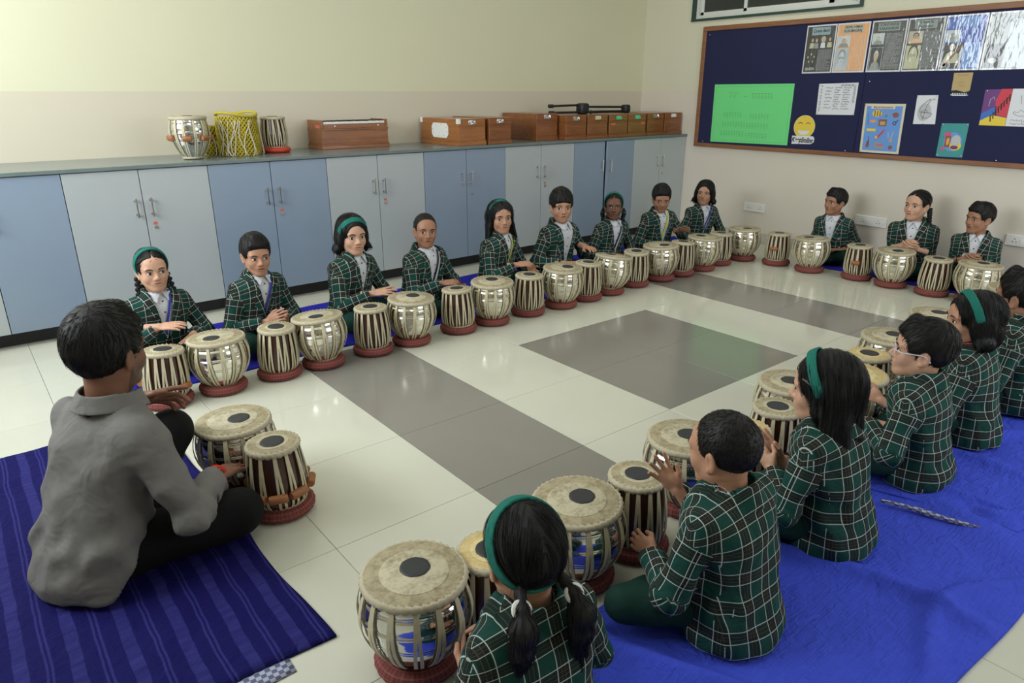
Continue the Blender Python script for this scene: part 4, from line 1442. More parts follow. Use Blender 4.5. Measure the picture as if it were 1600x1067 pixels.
s.rect('text_ground', -0.122, -0.004, -0.185, 0.10, 'laminated_peach', 2)
s.multi('text_block', text_rows(-0.115, -0.01, -0.18, 0.095, 26, 4, 0.3), 'laminated_orange', 3)
portrait(s, 0.072, 0.055, 0.9, 'laminated_pale', 'laminated_face', 'laminated_white', 'laminated_grey', 0.058, 0.048)
portrait(s, 0.072, -0.095, 1.15, 'laminated_bluewhite', 'laminated_pale', 'laminated_grey', 'laminated_pale', 0.062, 0.092, True)
s = lam(2.856, 3.152, 'laminated_black', 'black laminated poster titled Govind Vinayak Karandikar', ['GOVIND VINAYAK', 'KARANDIKAR'], 'laminated_slate')
s.rect('text_ground', -0.128, 0.02, -0.185, 0.105, 'laminated_charcoal', 2)
s.multi('text_block', text_rows(-0.12, 0.012, -0.18, 0.10, 30, 5), 'laminated_text', 3)
portrait(s, 0.08, 0.06, 0.85, 'laminated_pale', 'laminated_sepia', 'laminated_white', 'laminated_grey', 0.05, 0.045)
portrait(s, 0.076, -0.098, 0.8, 'laminated_black', 'laminated_face', 'laminated_pale', 'laminated_grey', 0.052, 0.09)
s.strokes('photo_border', [[(0.025, -0.19), (0.127, -0.19), (0.127, -0.008), (0.025, -0.008), (0.025, -0.19)]], 0.0018, 'laminated_white', 5)
s = lam(2.567, 2.854, 'laminated_black', 'black laminated poster titled Harivansh Rai Bachchan', ['Harivansh Rai', 'Bachchan'], 'laminated_slate')
s.rect('text_ground', -0.125, 0.01, -0.185, 0.105, 'laminated_charcoal', 2)
s.multi('text_block', text_rows(-0.12, 0.004, -0.18, 0.10, 30, 6), 'laminated_text', 3)
portrait(s, 0.066, 0.058, 0.85, 'laminated_sand', 'laminated_face', 'laminated_hair', 'laminated_peach', 0.058, 0.046, True)
portrait(s, 0.066, -0.095, 1.45, 'laminated_sepia', 'laminated_sepia', 'laminated_hair', 'laminated_sepia', 0.06, 0.09, True)
s = lam(2.262, 2.565, 'laminated_blue', 'blue laminated poster with a musician playing a long-necked lute', None)
s.rect('title_strip', -0.09, 0.06, 0.12, 0.185, 'laminated_skyblue', 2)
s.rect('photo', 0.03, 0.135, 0.01, 0.095, 'laminated_pale', 2)
s.ell('printed_face', 0.085, 0.06, 0.012, 0.016, 'laminated_grey', 3)
s.poly('printed_coat', [(0.05, 0.012), (0.12, 0.012), (0.105, 0.045), (0.065, 0.045)], 'laminated_grey', 3)
s.rect('photo', -0.01, 0.135, -0.19, 0.0, 'laminated_hair', 2)
s.ell('printed_hair', 0.07, -0.03, 0.02, 0.024, 'laminated_pale', 3)
s.ell('printed_face', 0.066, -0.035, 0.015, 0.02, 'laminated_face', 4)
s.poly('printed_coat', [(0.132, -0.15), (0.01, -0.15), (0.02, -0.08), (0.06, -0.06), (0.10, -0.075)], 'laminated_sepia', 3)
s.poly('printed_lute', [(0.12, -0.165), (0.105, -0.175), (-0.008, -0.02), (0.0, -0.012)], 'laminated_rust', 5)
s.ell('printed_gourd', 0.115, -0.165, 0.02, 0.02, 'laminated_sand', 5)
s.rect('text_ground', -0.138, -0.014, -0.185, 0.0, 'laminated_skyblue', 2)
s = lam(1.955, 2.26, 'laminated_grey', 'grey laminated poster lost in window glare at the right', None)
s.rect('photo', 0.01, 0.138, -0.19, -0.02, 'laminated_charcoal', 2)
s.ell('printed_face', 0.075, -0.14, 0.03, 0.02, 'laminated_pale', 3)
s.rect('text_ground', -0.138, 0.0, -0.19, 0.15, 'laminated_bluewhite', 2)
s = lam(1.65, 1.953, 'laminated_pale', 'pale laminated poster at the right edge of the picture', None)
s.rect('photo', 0.02, 0.138, -0.05, 0.12, 'laminated_charcoal', 2)
# clear laminate strip edges and spare pins
for y, z in ((4.83, 2.05), (4.80, 0.99), (3.10, 1.58), (3.22, 0.985), (2.0, 0.985)):
    p = MB().ball((0, 0, 0), (0.004, 0.006, 0.006), 8, 6).obj('drawing_pin', 'pin_metal', nb, smooth=True, loc=(BX - X1 - 0.003, y - 2.9, z - 1.53))

# ------------------------------------------------------------------ mats
def fold_noise(x, y, seed, amp, sc=1.0):
    r = np.random.default_rng(seed)
    h = np.zeros_like(x)
    for k in range(9):
        a = r.uniform(0, PI)
        fq = r.uniform(3.0, 9.0) * sc
        u = (x * math.cos(a) + y * math.sin(a)) * fq + r.uniform(0, 6)
        v = (-x * math.sin(a) + y * math.cos(a)) * fq * 0.35 + r.uniform(0, 6)
        w_ = u + 0.9 * np.sin(v) + 0.5 * np.sin(2.3 * v + 1)
        ridge = np.exp(-((np.sin(w_ * 0.5)) ** 2) * 40)
        m = np.clip(np.sin(v * 0.8 + r.uniform(0, 6)) * 1.4 - 0.2, 0, 1)
        h += ridge * m * r.uniform(0.4, 1.0)
    return h * amp


def mat_obj(name, corners, label, mat, seed, amp, thick=0.008, nx=110, ny=60, z0=0.0, extra=None, group='blue floor mats'):
    c = [np.array(p, float) for p in corners]          # four corners, counter-clockwise
    u, v = np.meshgrid(np.linspace(0, 1, nx), np.linspace(0, 1, ny), indexing='ij')
    u, v = u.ravel(), v.ravel()
    P = (1 - u)[:, None] * (1 - v)[:, None] * c[0] + u[:, None] * (1 - v)[:, None] * c[1] + u[:, None] * v[:, None] * c[2] + (1 - u)[:, None] * v[:, None] * c[3]
    edge = np.minimum(np.minimum(u * nx, (1 - u) * nx), np.minimum(v * ny, (1 - v) * ny))
    h = fold_noise(P[:, 0], P[:, 1], seed, amp)
    P = P + np.stack([0.012 * np.sin(P[:, 1] * 7 + seed), 0.012 * np.sin(P[:, 0] * 6 + seed * 2)], 1)
    Z = z0 + thick + h * np.clip(edge / 4, 0, 1) + 0.0015 * np.sin(P[:, 0] * 30) * np.sin(P[:, 1] * 27)
    if extra is not None:
        Z = Z + extra(P[:, 0], P[:, 1])
    top = np.stack([P[:, 0], P[:, 1], Z], 1)
    bot = np.stack([P[:, 0], P[:, 1], np.full(len(Z), z0 + 0.001)], 1)
    ids = np.arange(nx * ny).reshape(nx, ny)
    q = np.stack([ids[:-1, :-1], ids[1:, :-1], ids[1:, 1:], ids[:-1, 1:]], -1).reshape(-1, 4)
    F = [q]
    loop = np.concatenate([ids[:, 0], ids[-1, 1:], ids[-2::-1, -1], ids[0, -2:0:-1]])
    nl = np.roll(loop, -1)
    N = nx * ny
    F.append(np.stack([loop, loop + N, nl + N, nl], -1))
    me = mesh(name, np.concatenate([top, bot]), np.concatenate(F), True, mat)
    bmm = bmesh.new()
    bmm.from_mesh(me)
    bmesh.ops.delete(bmm, geom=[v_ for v_ in bmm.verts if not v_.link_faces], context='VERTS')
    bmesh.ops.recalc_face_normals(bmm, faces=bmm.faces[:])
    bmm.to_mesh(me)
    bmm.free()
    o = new_obj(name, me)
    return tag(o, label, 'mat', group)


mat_obj('floor_mat', [(-1.2, 1.56), (0.60, 1.58), (0.575, 3.44), (-1.2, 3.48)], 'dark navy striped mat under the man in the grey shirt', 'mat_navy', 3, 0.007)
mat_obj('mat_lining_sheet', [(-0.1, 1.515), (0.46, 1.54), (0.48, 1.75), (-0.1, 1.75)], 'pale checked lining peeping out under the near edge of the navy mat', 'mat_lining', 4, 0.0, thick=0.004, nx=20, ny=10)
mat_obj('floor_mat', [(0.35, 0.36), (3.0, 0.37), (3.05, 1.19), (0.35, 1.19)], 'bright blue crumpled mat in the right foreground', 'mat_blue', 5, 0.034, nx=230, ny=90)
mat_obj('floor_mat', [(2.72, 0.50), (5.4, 0.47), (5.4, 1.20), (2.56, 1.16)], 'bright blue mat at the right edge, overlapping the foreground one', 'mat_blue', 9, 0.028, z0=0.012, nx=200, ny=80)
mat_obj('floor_mat', [(0.42, 3.80), (5.95, 3.84), (5.95, 4.66), (0.42, 4.70)], 'long deep blue mat under the row of children before the cabinets', 'mat_blue_dark', 12, 0.012, nx=190, ny=36,
        extra=lambda x, y: 0.040 * np.exp(-((y - 4.64) / 0.05) ** 2))
mat_obj('floor_mat', [(6.02, 1.45), (6.49, 1.45), (6.49, 3.25), (6.02, 3.25)], 'deep blue mat under the children by the right wall', 'mat_blue_dark', 15, 0.012, nx=40, ny=90)
# woven lining showing where the right-hand mat is turned over
V_, F_ = [], []
for i in range(25):
    f = i / 24
    x, y = 2.535 + 0.10 * f + 0.006 * math.sin(6 * f), 0.90 - 0.30 * f
    wv = 0.0075 * math.sin(PI * min(1, f * 1.02)) * (1 + 0.25 * math.sin(17 * f)) + 0.0005
    zz = 0.031
    V_ += [(x - wv, y - 0.004, zz), (x + wv, y + 0.004, zz + 0.002), (x + wv, y + 0.004, zz - 0.008), (x - wv, y - 0.004, zz - 0.010)]
for i in range(24):
    for k in range(4):
        F_.append((i * 4 + k, i * 4 + (k + 1) % 4, i * 4 + 4 + (k + 1) % 4, i * 4 + 4 + k))
F_ += [(3, 2, 1, 0), (96, 97, 98, 99)]
lin = new_obj('woven_mat_edge', mesh('woven_mat_edge', V_, F_, False, 'mat_lining'))
tag(lin, 'grey checked woven edge showing between the two bright blue mats', 'mat')

# ------------------------------------------------------------------ signed-distance modelling (people)
def smin(a, b, k):
    if k <= 0:
        return np.minimum(a, b)
    h = np.maximum(k - np.abs(a - b), 0) / k
    return np.minimum(a, b) - h * h * k * 0.25


class Field:
    def __init__(s, lo, hi, h):
        s.lo, s.h = np.array(lo, float), h
        s.n = np.ceil((np.array(hi) - s.lo) / h).astype(int) + 1
        s.ax = [s.lo[i] + h * np.arange(s.n[i]) for i in range(3)]
        s.a = np.full(s.n, 0.2, np.float32)

    def sub(s, lo, hi, m):
        i0 = np.clip(np.floor((np.array(lo) - m - s.lo) / s.h).astype(int), 0, s.n)
        i1 = np.clip(np.ceil((np.array(hi) + m - s.lo) / s.h).astype(int) + 1, 0, s.n)
        sl = tuple(slice(a, b) for a, b in zip(i0, i1))
        x, y, z = (s.ax[i][sl[i]].astype(np.float32) for i in range(3))
        return sl, x[:, None, None], y[None, :, None], z[None, None, :]

    def put(s, f, lo, hi, k, op):
        sl, x, y, z = s.sub(lo, hi, k + 2 * s.h + 0.004)
        if s.a[sl].size == 0:
            return s
        d = f(x, y, z)
        if op == 'add':
            s.a[sl] = smin(s.a[sl], d, k)
        else:
            s.a[sl] = -smin(-s.a[sl], d, k)
        return s

    def cap(s, a, b, ra, rb, k=0.02, op='add'):
        r = max(ra, rb)
        return s.put(lambda x, y, z: d_cap(x, y, z, a, b, ra, rb), np.minimum(a, b) - r, np.maximum(a, b) + r, k, op)

    def ell(s, c, r, k=0.02, op='add', R=None):
        rm = max(r) if R is not None else np.array(r)
        return s.put(lambda x, y, z: d_ell(x, y, z, c, r, R), np.array(c) - rm, np.array(c) + rm, k, op)

    def mesh(s):
        return nets(s.a, s.lo, s.h)


def d_cap(x, y, z, a, b, ra, rb):
    a, b = np.array(a, float), np.array(b, float)
    ab = b - a
    L = max(float(ab @ ab), 1e-9)
    px, py, pz = x - a[0], y - a[1], z - a[2]
    t = np.clip((px * ab[0] + py * ab[1] + pz * ab[2]) / L, 0, 1)
    d = np.sqrt((px - t * ab[0]) ** 2 + (py - t * ab[1]) ** 2 + (pz - t * ab[2]) ** 2)
    return d - (ra + (rb - ra) * t)


def d_ell(x, y, z, c, r, R=None):
    px, py, pz = x - c[0], y - c[1], z - c[2]
    if R is not None:
        px, py, pz = (R[0][i] * px + R[1][i] * py + R[2][i] * pz for i in range(3))
    k0 = np.sqrt((px / r[0]) ** 2 + (py / r[1]) ** 2 + (pz / r[2]) ** 2)
    k1 = np.sqrt((px / r[0] ** 2) ** 2 + (py / r[1] ** 2) ** 2 + (pz / r[2] ** 2) ** 2) + 1e-9
    return k0 * (k0 - 1) / k1


def nets(a, lo, h):
    s = a < 0
    nx, ny, nz = a.shape
    cs = np.zeros((nx - 1, ny - 1, nz - 1), np.int8)
    off = [(i, j, k) for i in (0, 1) for j in (0, 1) for k in (0, 1)]
    for i, j, k in off:
        cs += s[i:nx - 1 + i, j:ny - 1 + j, k:nz - 1 + k]
    act = (cs > 0) & (cs < 8)
    idx = np.argwhere(act)
    vals = np.stack([a[idx[:, 0] + i, idx[:, 1] + j, idx[:, 2] + k] for i, j, k in off], 1)
    acc = np.zeros((len(idx), 3))
    cnt = np.zeros(len(idx))
    for p in range(8):
        for q in range(p + 1, 8):
            o, w_ = np.array(off[p]), np.array(off[q])
            if abs(o - w_).sum() != 1:
                continue
            va, vb = vals[:, p], vals[:, q]
            m = (va < 0) != (vb < 0)
            t = np.where(m, va / np.where(m, va - vb, 1), 0)
            acc += np.where(m[:, None], o + t[:, None] * (w_ - o), 0)
            cnt += m
    V = lo + h * (idx + acc / cnt[:, None])
    ids = np.full(act.shape, -1, np.int32)
    ids[act] = np.arange(len(idx))
    F = []
    for ax in range(3):
        b, c = (ax + 1) % 3, (ax + 2) % 3
        sl0, sl1 = [slice(1, -1)] * 3, [slice(1, -1)] * 3
        sl0[ax], sl1[ax] = slice(0, -1), slice(1, None)
        s0, s1 = s[tuple(sl0)], s[tuple(sl1)]
        e = np.argwhere(s0 != s1)
        if not len(e):
            continue
        pos = s0[tuple(e.T)]
        base = e.copy()
        base[:, b] += 0
        base[:, c] += 0
        def cell(db, dc):
            q = base.copy()
            q[:, b] += db
            q[:, c] += dc
            return ids[tuple(q.T)]
        f = np.stack([cell(0, 0), cell(1, 0), cell(1, 1), cell(0, 1)], 1)
        f[~pos] = f[~pos][:, ::-1]
        F.append(f)
    F = np.concatenate(F)
    return V, F[(F >= 0).all(1)]


def rot(ax, a):
    return np.array(Matrix.Rotation(a, 3, ax))


# ---- heads, in the head frame: +y face, +z up, origin in the middle of the skull
LIPS = [((0, 0.0835, -0.0575), (0.0205, 0.0085, 0.0052)), ((0, 0.0815, -0.0665), (0.0175, 0.0085, 0.0062))]


def head_mesh(h, adult=False, mouth=0.0):
    f = Field((-0.105, -0.135, -0.20), (0.105, 0.135, 0.135), h)
    jw = 1.10 if adult else 1.0
    f.ell((0, -0.014, 0.030), (0.0735, 0.092, 0.082), 0)
    f.ell((0, 0.020, -0.030), (0.0575 * jw, 0.062, 0.074), 0.03)
    f.ell((0, 0.045, 0.03), (0.056, 0.042, 0.05), 0.03)
    f.cap((0, 0.066, -0.094), (0, 0.060, -0.088), 0.0155 * jw, 0.02, 0.03)
    for s in (-1, 1):
        f.cap((s * 0.044 * jw, -0.004, -0.050), (s * 0.016, 0.055, -0.092), 0.021, 0.016, 0.03)
        f.ell((s * 0.034, 0.057, -0.034), (0.024, 0.022, 0.024), 0.025)
        f.ell((s * 0.028, 0.076, 0.0155), (0.024, 0.011, 0.0085), 0.016, R=rot('Y', -s * 0.12))
        f.ell((s * 0.031, 0.094, -0.004), (0.017, 0.014, 0.011), 0.014, 'sub')
        f.ell((s * 0.031, 0.0695, -0.004), (0.0160, 0.0125, 0.0122), 0.006)
    f.cap((0, 0.079, 0.004), (0, 0.099, -0.030), 0.0072, 0.0108, 0.012)
    f.ell((0, 0.0985, -0.033), (0.0115, 0.0095, 0.0085), 0.008)
    for s in (-1, 1):
        f.ell((s * 0.0115, 0.088, -0.0365), (0.0075, 0.0095, 0.0068), 0.007)
    f.ell((0, 0.076, -0.060), (0.026, 0.013, 0.018), 0.018)
    for c, r in LIPS:
        c = (c[0], c[1], c[2] - (0.006 * mouth if c[2] < -0.06 else 0))
        f.ell(c, r, 0.006)
    f.ell((0, 0.092, -0.0622 - 0.003 * mouth), (0.017, 0.010, 0.0014 + 0.004 * mouth), 0.003, 'sub')
    for s in (-1, 1):
        Re = rot('Z', s * 0.35) @ rot('Y', s * 0.12)
        f.ell((s * 0.0755, -0.010, -0.010), (0.0075, 0.0185, 0.031), 0.010, R=Re)
        f.ell((s * 0.0825, -0.006, -0.008), (0.0055, 0.010, 0.016), 0.005, 'sub', R=Re)
        f.ell((s * 0.0735, 0.000, -0.037), (0.006, 0.009, 0.009), 0.006)
    nk = 0.056 if adult else 0.0475
    f.cap((0, -0.020, -0.05), (0, -0.030, -0.19), nk, nk * 1.06, 0.03)
    V, F = f.mesh()
    keep = V[:, 2] > -0.19
    x, y, z = V[:, 0], V[:, 1], V[:, 2]
    lip = np.minimum(d_ell(x, y, z, *LIPS[0]), d_ell(x, y, z, (LIPS[1][0][0], LIPS[1][0][1], LIPS[1][0][2] - 0.006 * mouth), LIPS[1][1]))
    R = np.clip(1 - lip / 0.002, 0, 1)
    G = np.clip(1 - (np.abs(z + 0.0622 + 0.003 * mouth)) / (0.0022 + 0.004 * mouth), 0, 1) * (np.abs(x) < 0.0185) * (y > 0.07)
    B = np.zeros_like(R)
    if adult:
        bd = (z < -0.028 - 0.5 * np.clip(0.0 - (y - 0.02), -0.1, 0.05) * 0.2) & (y > -0.012) & (z > -0.115)
        bd &= ~((lip < 0.0025) | ((y > 0.083) & (z > -0.045)))
        B = bd * (0.75 - 0.25 * np.clip((np.abs(x) - 0.03) / 0.03, 0, 1) * (z > -0.045))
        B = B * np.clip((-0.022 - z) / 0.02, 0, 1)
    return V, F, np.stack([R, G, B], 1)


# ---- hand: origin at the wrist, +y along the fingers, +z back of the hand, thumb towards -x (right hand)
def hand_mesh(h, curl, splay=0.07, thumb=0.5):
    f = Field((-0.085, -0.09, -0.10), (0.06, 0.19, 0.05), h)
    f.cap((0, -0.085, 0), (0, -0.01, 0), 0.0255, 0.021, 0)
    f.ell((-0.001, 0.038, -0.001), (0.033, 0.052, 0.0135), 0.018)
    f.ell((-0.018, 0.028, -0.008), (0.017, 0.030, 0.013), 0.012)
    base = [(-0.0265, 0.076), (-0.0085, 0.084), (0.0095, 0.081), (0.0265, 0.071)]
    ln = [0.064, 0.072, 0.067, 0.052]
    for i, ((bx, by), L) in enumerate(zip(base, ln)):
        c = curl[i] if isinstance(curl, (list, tuple)) else curl
        az = (i - 1.4) * splay
        p = np.array([bx, by - 0.012, 0.001])
        pit = -0.12
        rr = 0.0082
        for seg, fr in enumerate((0.45, 0.31, 0.24)):
            pit += c * (0.55, 0.75, 0.5)[seg]
            d = np.array([math.sin(az) * math.cos(pit), math.cos(az) * math.cos(pit), -math.sin(pit)])
            q = p + d * (L * fr + (0.012 if seg == 0 else 0))
            f.cap(p, q, rr, rr * 0.92, 0.0035 if seg else 0.006)
            p, rr = q, rr * 0.92
    p0, p1 = np.array([-0.024, 0.020, -0.006]), np.array([-0.047, 0.050, -0.012 - 0.01 * thumb])
    p2 = p1 + np.array([-0.010 + 0.016 * thumb, 0.028, -0.008 * thumb])
    f.cap(p0, p1, 0.0125, 0.0098, 0.010)
    f.cap(p1, p2, 0.0096, 0.0078, 0.004)
    V, F = f.mesh()
    return V, F


HEADC, HANDC, HAIRC = {}, {}, {}


def get_head(h, adult, mouth):
    k = (h, adult, mouth)
    if k not in HEADC:
        HEADC[k] = head_mesh(h, adult, mouth)
    return HEADC[k]


HP = {'flat': (0.10, 0.08, 0.4), 'soft': (0.38, 0.06, 0.5), 'curl': (0.75, 0.05, 0.8), 'spread': ([0.15, 0.3, 0.42, 0.5], 0.16, 0.1), 'point': ([0.2, 0.65, 0.8, 0.85], 0.07, 0.3)}


def get_hand(h, pose):
    k = (h, pose)
    if k not in HANDC:
        HANDC[k] = hand_mesh(h, *HP[pose])
    return HANDC[k]


# ---- hair, in the head frame
def cap_d(x, y, z, t, top=0.0):
    return d_ell(x, y, z, (0, -0.014 - 0.002, 0.030 + top * 0.5), (0.0735 + t, 0.092 + t, 0.082 + t + top * 0.5))


def hair_mesh(style, h):
    k = (style, h)
    if k in HAIRC:
        return HAIRC[k]
    lo, hi = [-0.16, -0.17, -0.24], [0.16, 0.14, 0.16]
    if style in ('long', 'shoulder'):
        lo[2] = -0.32
    f = Field(lo, hi, h)
    base = style.split('_')[0]
    t = {'short': 0.012, 'crop': 0.006, 'fringe': 0.015, 'part': 0.0085, 'bob': 0.016, 'long': 0.013, 'shoulder': 0.015, 'teacher': 0.016, 'pony': 0.010}[base]
    top = {'short': 0.012, 'fringe': 0.016, 'teacher': 0.020}.get(base, 0.004)
    f.put(lambda x, y, z: cap_d(x, y, z, t, top), (-0.1, -0.125, -0.09), (0.1, 0.11, 0.15), 0, 'add')
    # forehead and face
    fz = {'fringe': -0.034, 'teacher': -0.018, 'short': -0.022, 'part': -0.025, 'crop': -0.020, 'long': -0.020}.get(base, -0.014)
    f.ell((0, 0.118 if base != 'crop' else 0.124, fz), (0.0695, 0.085, 0.089), 0.008, 'sub')
    if base in ('short', 'crop', 'fringe', 'teacher'):
        yc = 0.022 if base != 'teacher' else 0.018
        f.put(lambda x, y, z: np.maximum(z - (-0.004 + 0.35 * (y - yc) * 0), -(y - yc)) + 0 * x, (-0.12, 0, -0.2), (0.12, 0.13, 0.0), 0.006, 'sub')
        for s in (-1, 1):
            f.ell((s * 0.085, -0.004, -0.018), (0.030, 0.023, 0.036), 0.006, 'sub')
            f.ell((s * 0.085, -0.03, -0.062), (0.045, 0.045, 0.034), 0.008, 'sub')
        zn = -0.078 if base != 'teacher' else -0.108
        f.put(lambda x, y, z: (z - zn) + 0 * x + 0 * y, (-0.15, -0.17, -0.24), (0.15, 0.14, zn), 0.006, 'sub')
        if base == 'fringe':
            for q in range(6):
                xx = -0.042 + 0.017 * q
                f.cap((xx * 0.6, 0.05, 0.112), (xx, 0.083 - 0.25 * abs(xx), 0.050 + 0.003 * (q % 2)), 0.015, 0.009, 0.02)
        if base in ('short', 'teacher'):
            for q in range(5):
                xx = -0.036 + 0.018 * q
                f.cap((xx * 0.6, 0.045, 0.115), (xx + 0.006, 0.080 - 0.3 * abs(xx), 0.074), 0.014, 0.010, 0.022)
    else:
        for s in (-1, 1):
            f.ell((s * 0.088, 0.0, -0.020), (0.028, 0.020, 0.034), 0.006, 'sub') if base in ('part', 'pony') else None
        zc = -0.01
        f.put(lambda x, y, z: np.maximum(z - zc, -(y - 0.012)) + 0 * x, (-0.12, 0, -0.2), (0.12, 0.13, zc), 0.006, 'sub')
        f.put(lambda x, y, z: (z + 0.085) + 0 * x + 0 * y, (-0.15, -0.17, -0.24), (0.15, 0.14, -0.085), 0.006, 'sub')
        # centre parting
        f.put(lambda x, y, z: np.maximum(np.abs(x) - 0.0012, (0.0) - y) + 0 * z - 0.001, (-0.004, 0.0, 0.05), (0.004, 0.12, 0.15), 0.004, 'sub') if base in ('part', 'long') else None
    if base == 'bob':
        for s in (-1, 1):
            f.ell((s * 0.078, -0.020, -0.020), (0.026, 0.050, 0.062), 0.02)
            f.ell((s * 0.090, -0.030, -0.075), (0.030, 0.042, 0.028), 0.015)
            f.cap((s * 0.095, -0.01, -0.075), (s * 0.118, 0.0, -0.088), 0.014, 0.006, 0.01)
            f.ell((s * 0.060, 0.030, 0.030), (0.016, 0.030, 0.034), 0.012, R=rot('Y', s * 0.3))
        f.ell((0, -0.075, -0.045), (0.082, 0.048, 0.07), 0.02)
    if base in ('long', 'shoulder'):
        L = -0.165 if base == 'long' else -0.185
        for s in (-1, 1):
            f.cap((s * 0.072, -0.015, 0.03), (s * 0.082, -0.022, L), 0.022, 0.020, 0.03)
            f.cap((s * 0.062, -0.050, 0.0), (s * 0.074, -0.065, L - 0.02), 0.037, 0.033, 0.03)
            f.cap((s * 0.055, 0.040, 0.075), (s * 0.082, 0.012, -0.06), 0.015, 0.011, 0.02)
            if base == 'long':
                f.cap((s * 0.084, 0.0, -0.06), (s * 0.108, 0.012, L + 0.01), 0.016, 0.008, 0.02)
        f.cap((0, -0.072, 0.0), (0, -0.085, L - 0.02), 0.046, 0.036, 0.03)
        for q in range(9):
            xx = -0.09 + 0.0225 * q
            f.cap((xx * 0.9, -0.06, L + 0.04), (xx, -0.062 + 0.2 * abs(xx) * 0.5, L - 0.035 - 0.012 * (q % 3)), 0.016, 0.006, 0.010)
    if style == 'part_braids':
        for s in (-1, 1):
            for q in range(13):
                f_ = q / 12
                c = (s * (0.074 + 0.028 * f_ + 0.006 * (-1) ** q), -0.045 + 0.045 * f_, -0.045 - 0.165 * f_)
                f.ell(c, (0.0155 - 0.005 * f_, 0.0135 - 0.004 * f_, 0.0125), 0.004, R=rot('Y', 0.6 * (-1) ** q))
    if style == 'part_loops':
        for s in (-1, 1):
            for q in range(9):
                f_ = q / 8
                c = (s * (0.083 + 0.012 * math.sin(PI * f_) + 0.005 * (-1) ** q), -0.030, -0.03 - 0.075 * f_)
                f.ell(c, (0.017, 0.015, 0.013), 0.004, R=rot('Y', 0.6 * (-1) ** q))
            f.ell((s * 0.088, -0.03, -0.125), (0.020, 0.016, 0.020), 0.01)
    if style == 'part_side':
        for q in range(12):
            f_ = q / 11
            c = (-(0.076 + 0.020 * f_ + 0.006 * (-1) ** q), -0.050 - 0.01 * f_, -0.02 - 0.12 * f_)
            f.ell(c, (0.0165 - 0.004 * f_, 0.015 - 0.004 * f_, 0.0125), 0.004, R=rot('Y', 0.6 * (-1) ** q))
        f.ell((-0.105, -0.055, -0.15), (0.016, 0.012, 0.018), 0.01)
    if base == 'pony':
        for s in (-1, 1):
            f.cap((s * 0.050, -0.088, -0.030), (s * 0.060, -0.118, -0.052), 0.013, 0.012, 0.01)
            pts = [(0.060, -0.118, -0.052), (0.066, -0.132, -0.085), (0.068, -0.125, -0.135), (0.070, -0.110, -0.195)]
            rr = [0.014, 0.027, 0.025, 0.010]
            for i in range(3):
                a, b_ = pts[i], pts[i + 1]
                f.cap((s * a[0], a[1], a[2]), (s * b_[0], b_[1], b_[2]), rr[i], rr[i + 1], 0.012)
            for q in range(4):
                f.cap((s * 0.068, -0.118, -0.14), (s * (0.052 + 0.012 * q), -0.105 - 0.004 * q, -0.212 + 0.006 * (q % 2)), 0.014, 0.004, 0.01)
    HAIRC[k] = f.mesh()
    return HAIRC[k]


from mathutils.kdtree import KDTree
STRC = {}


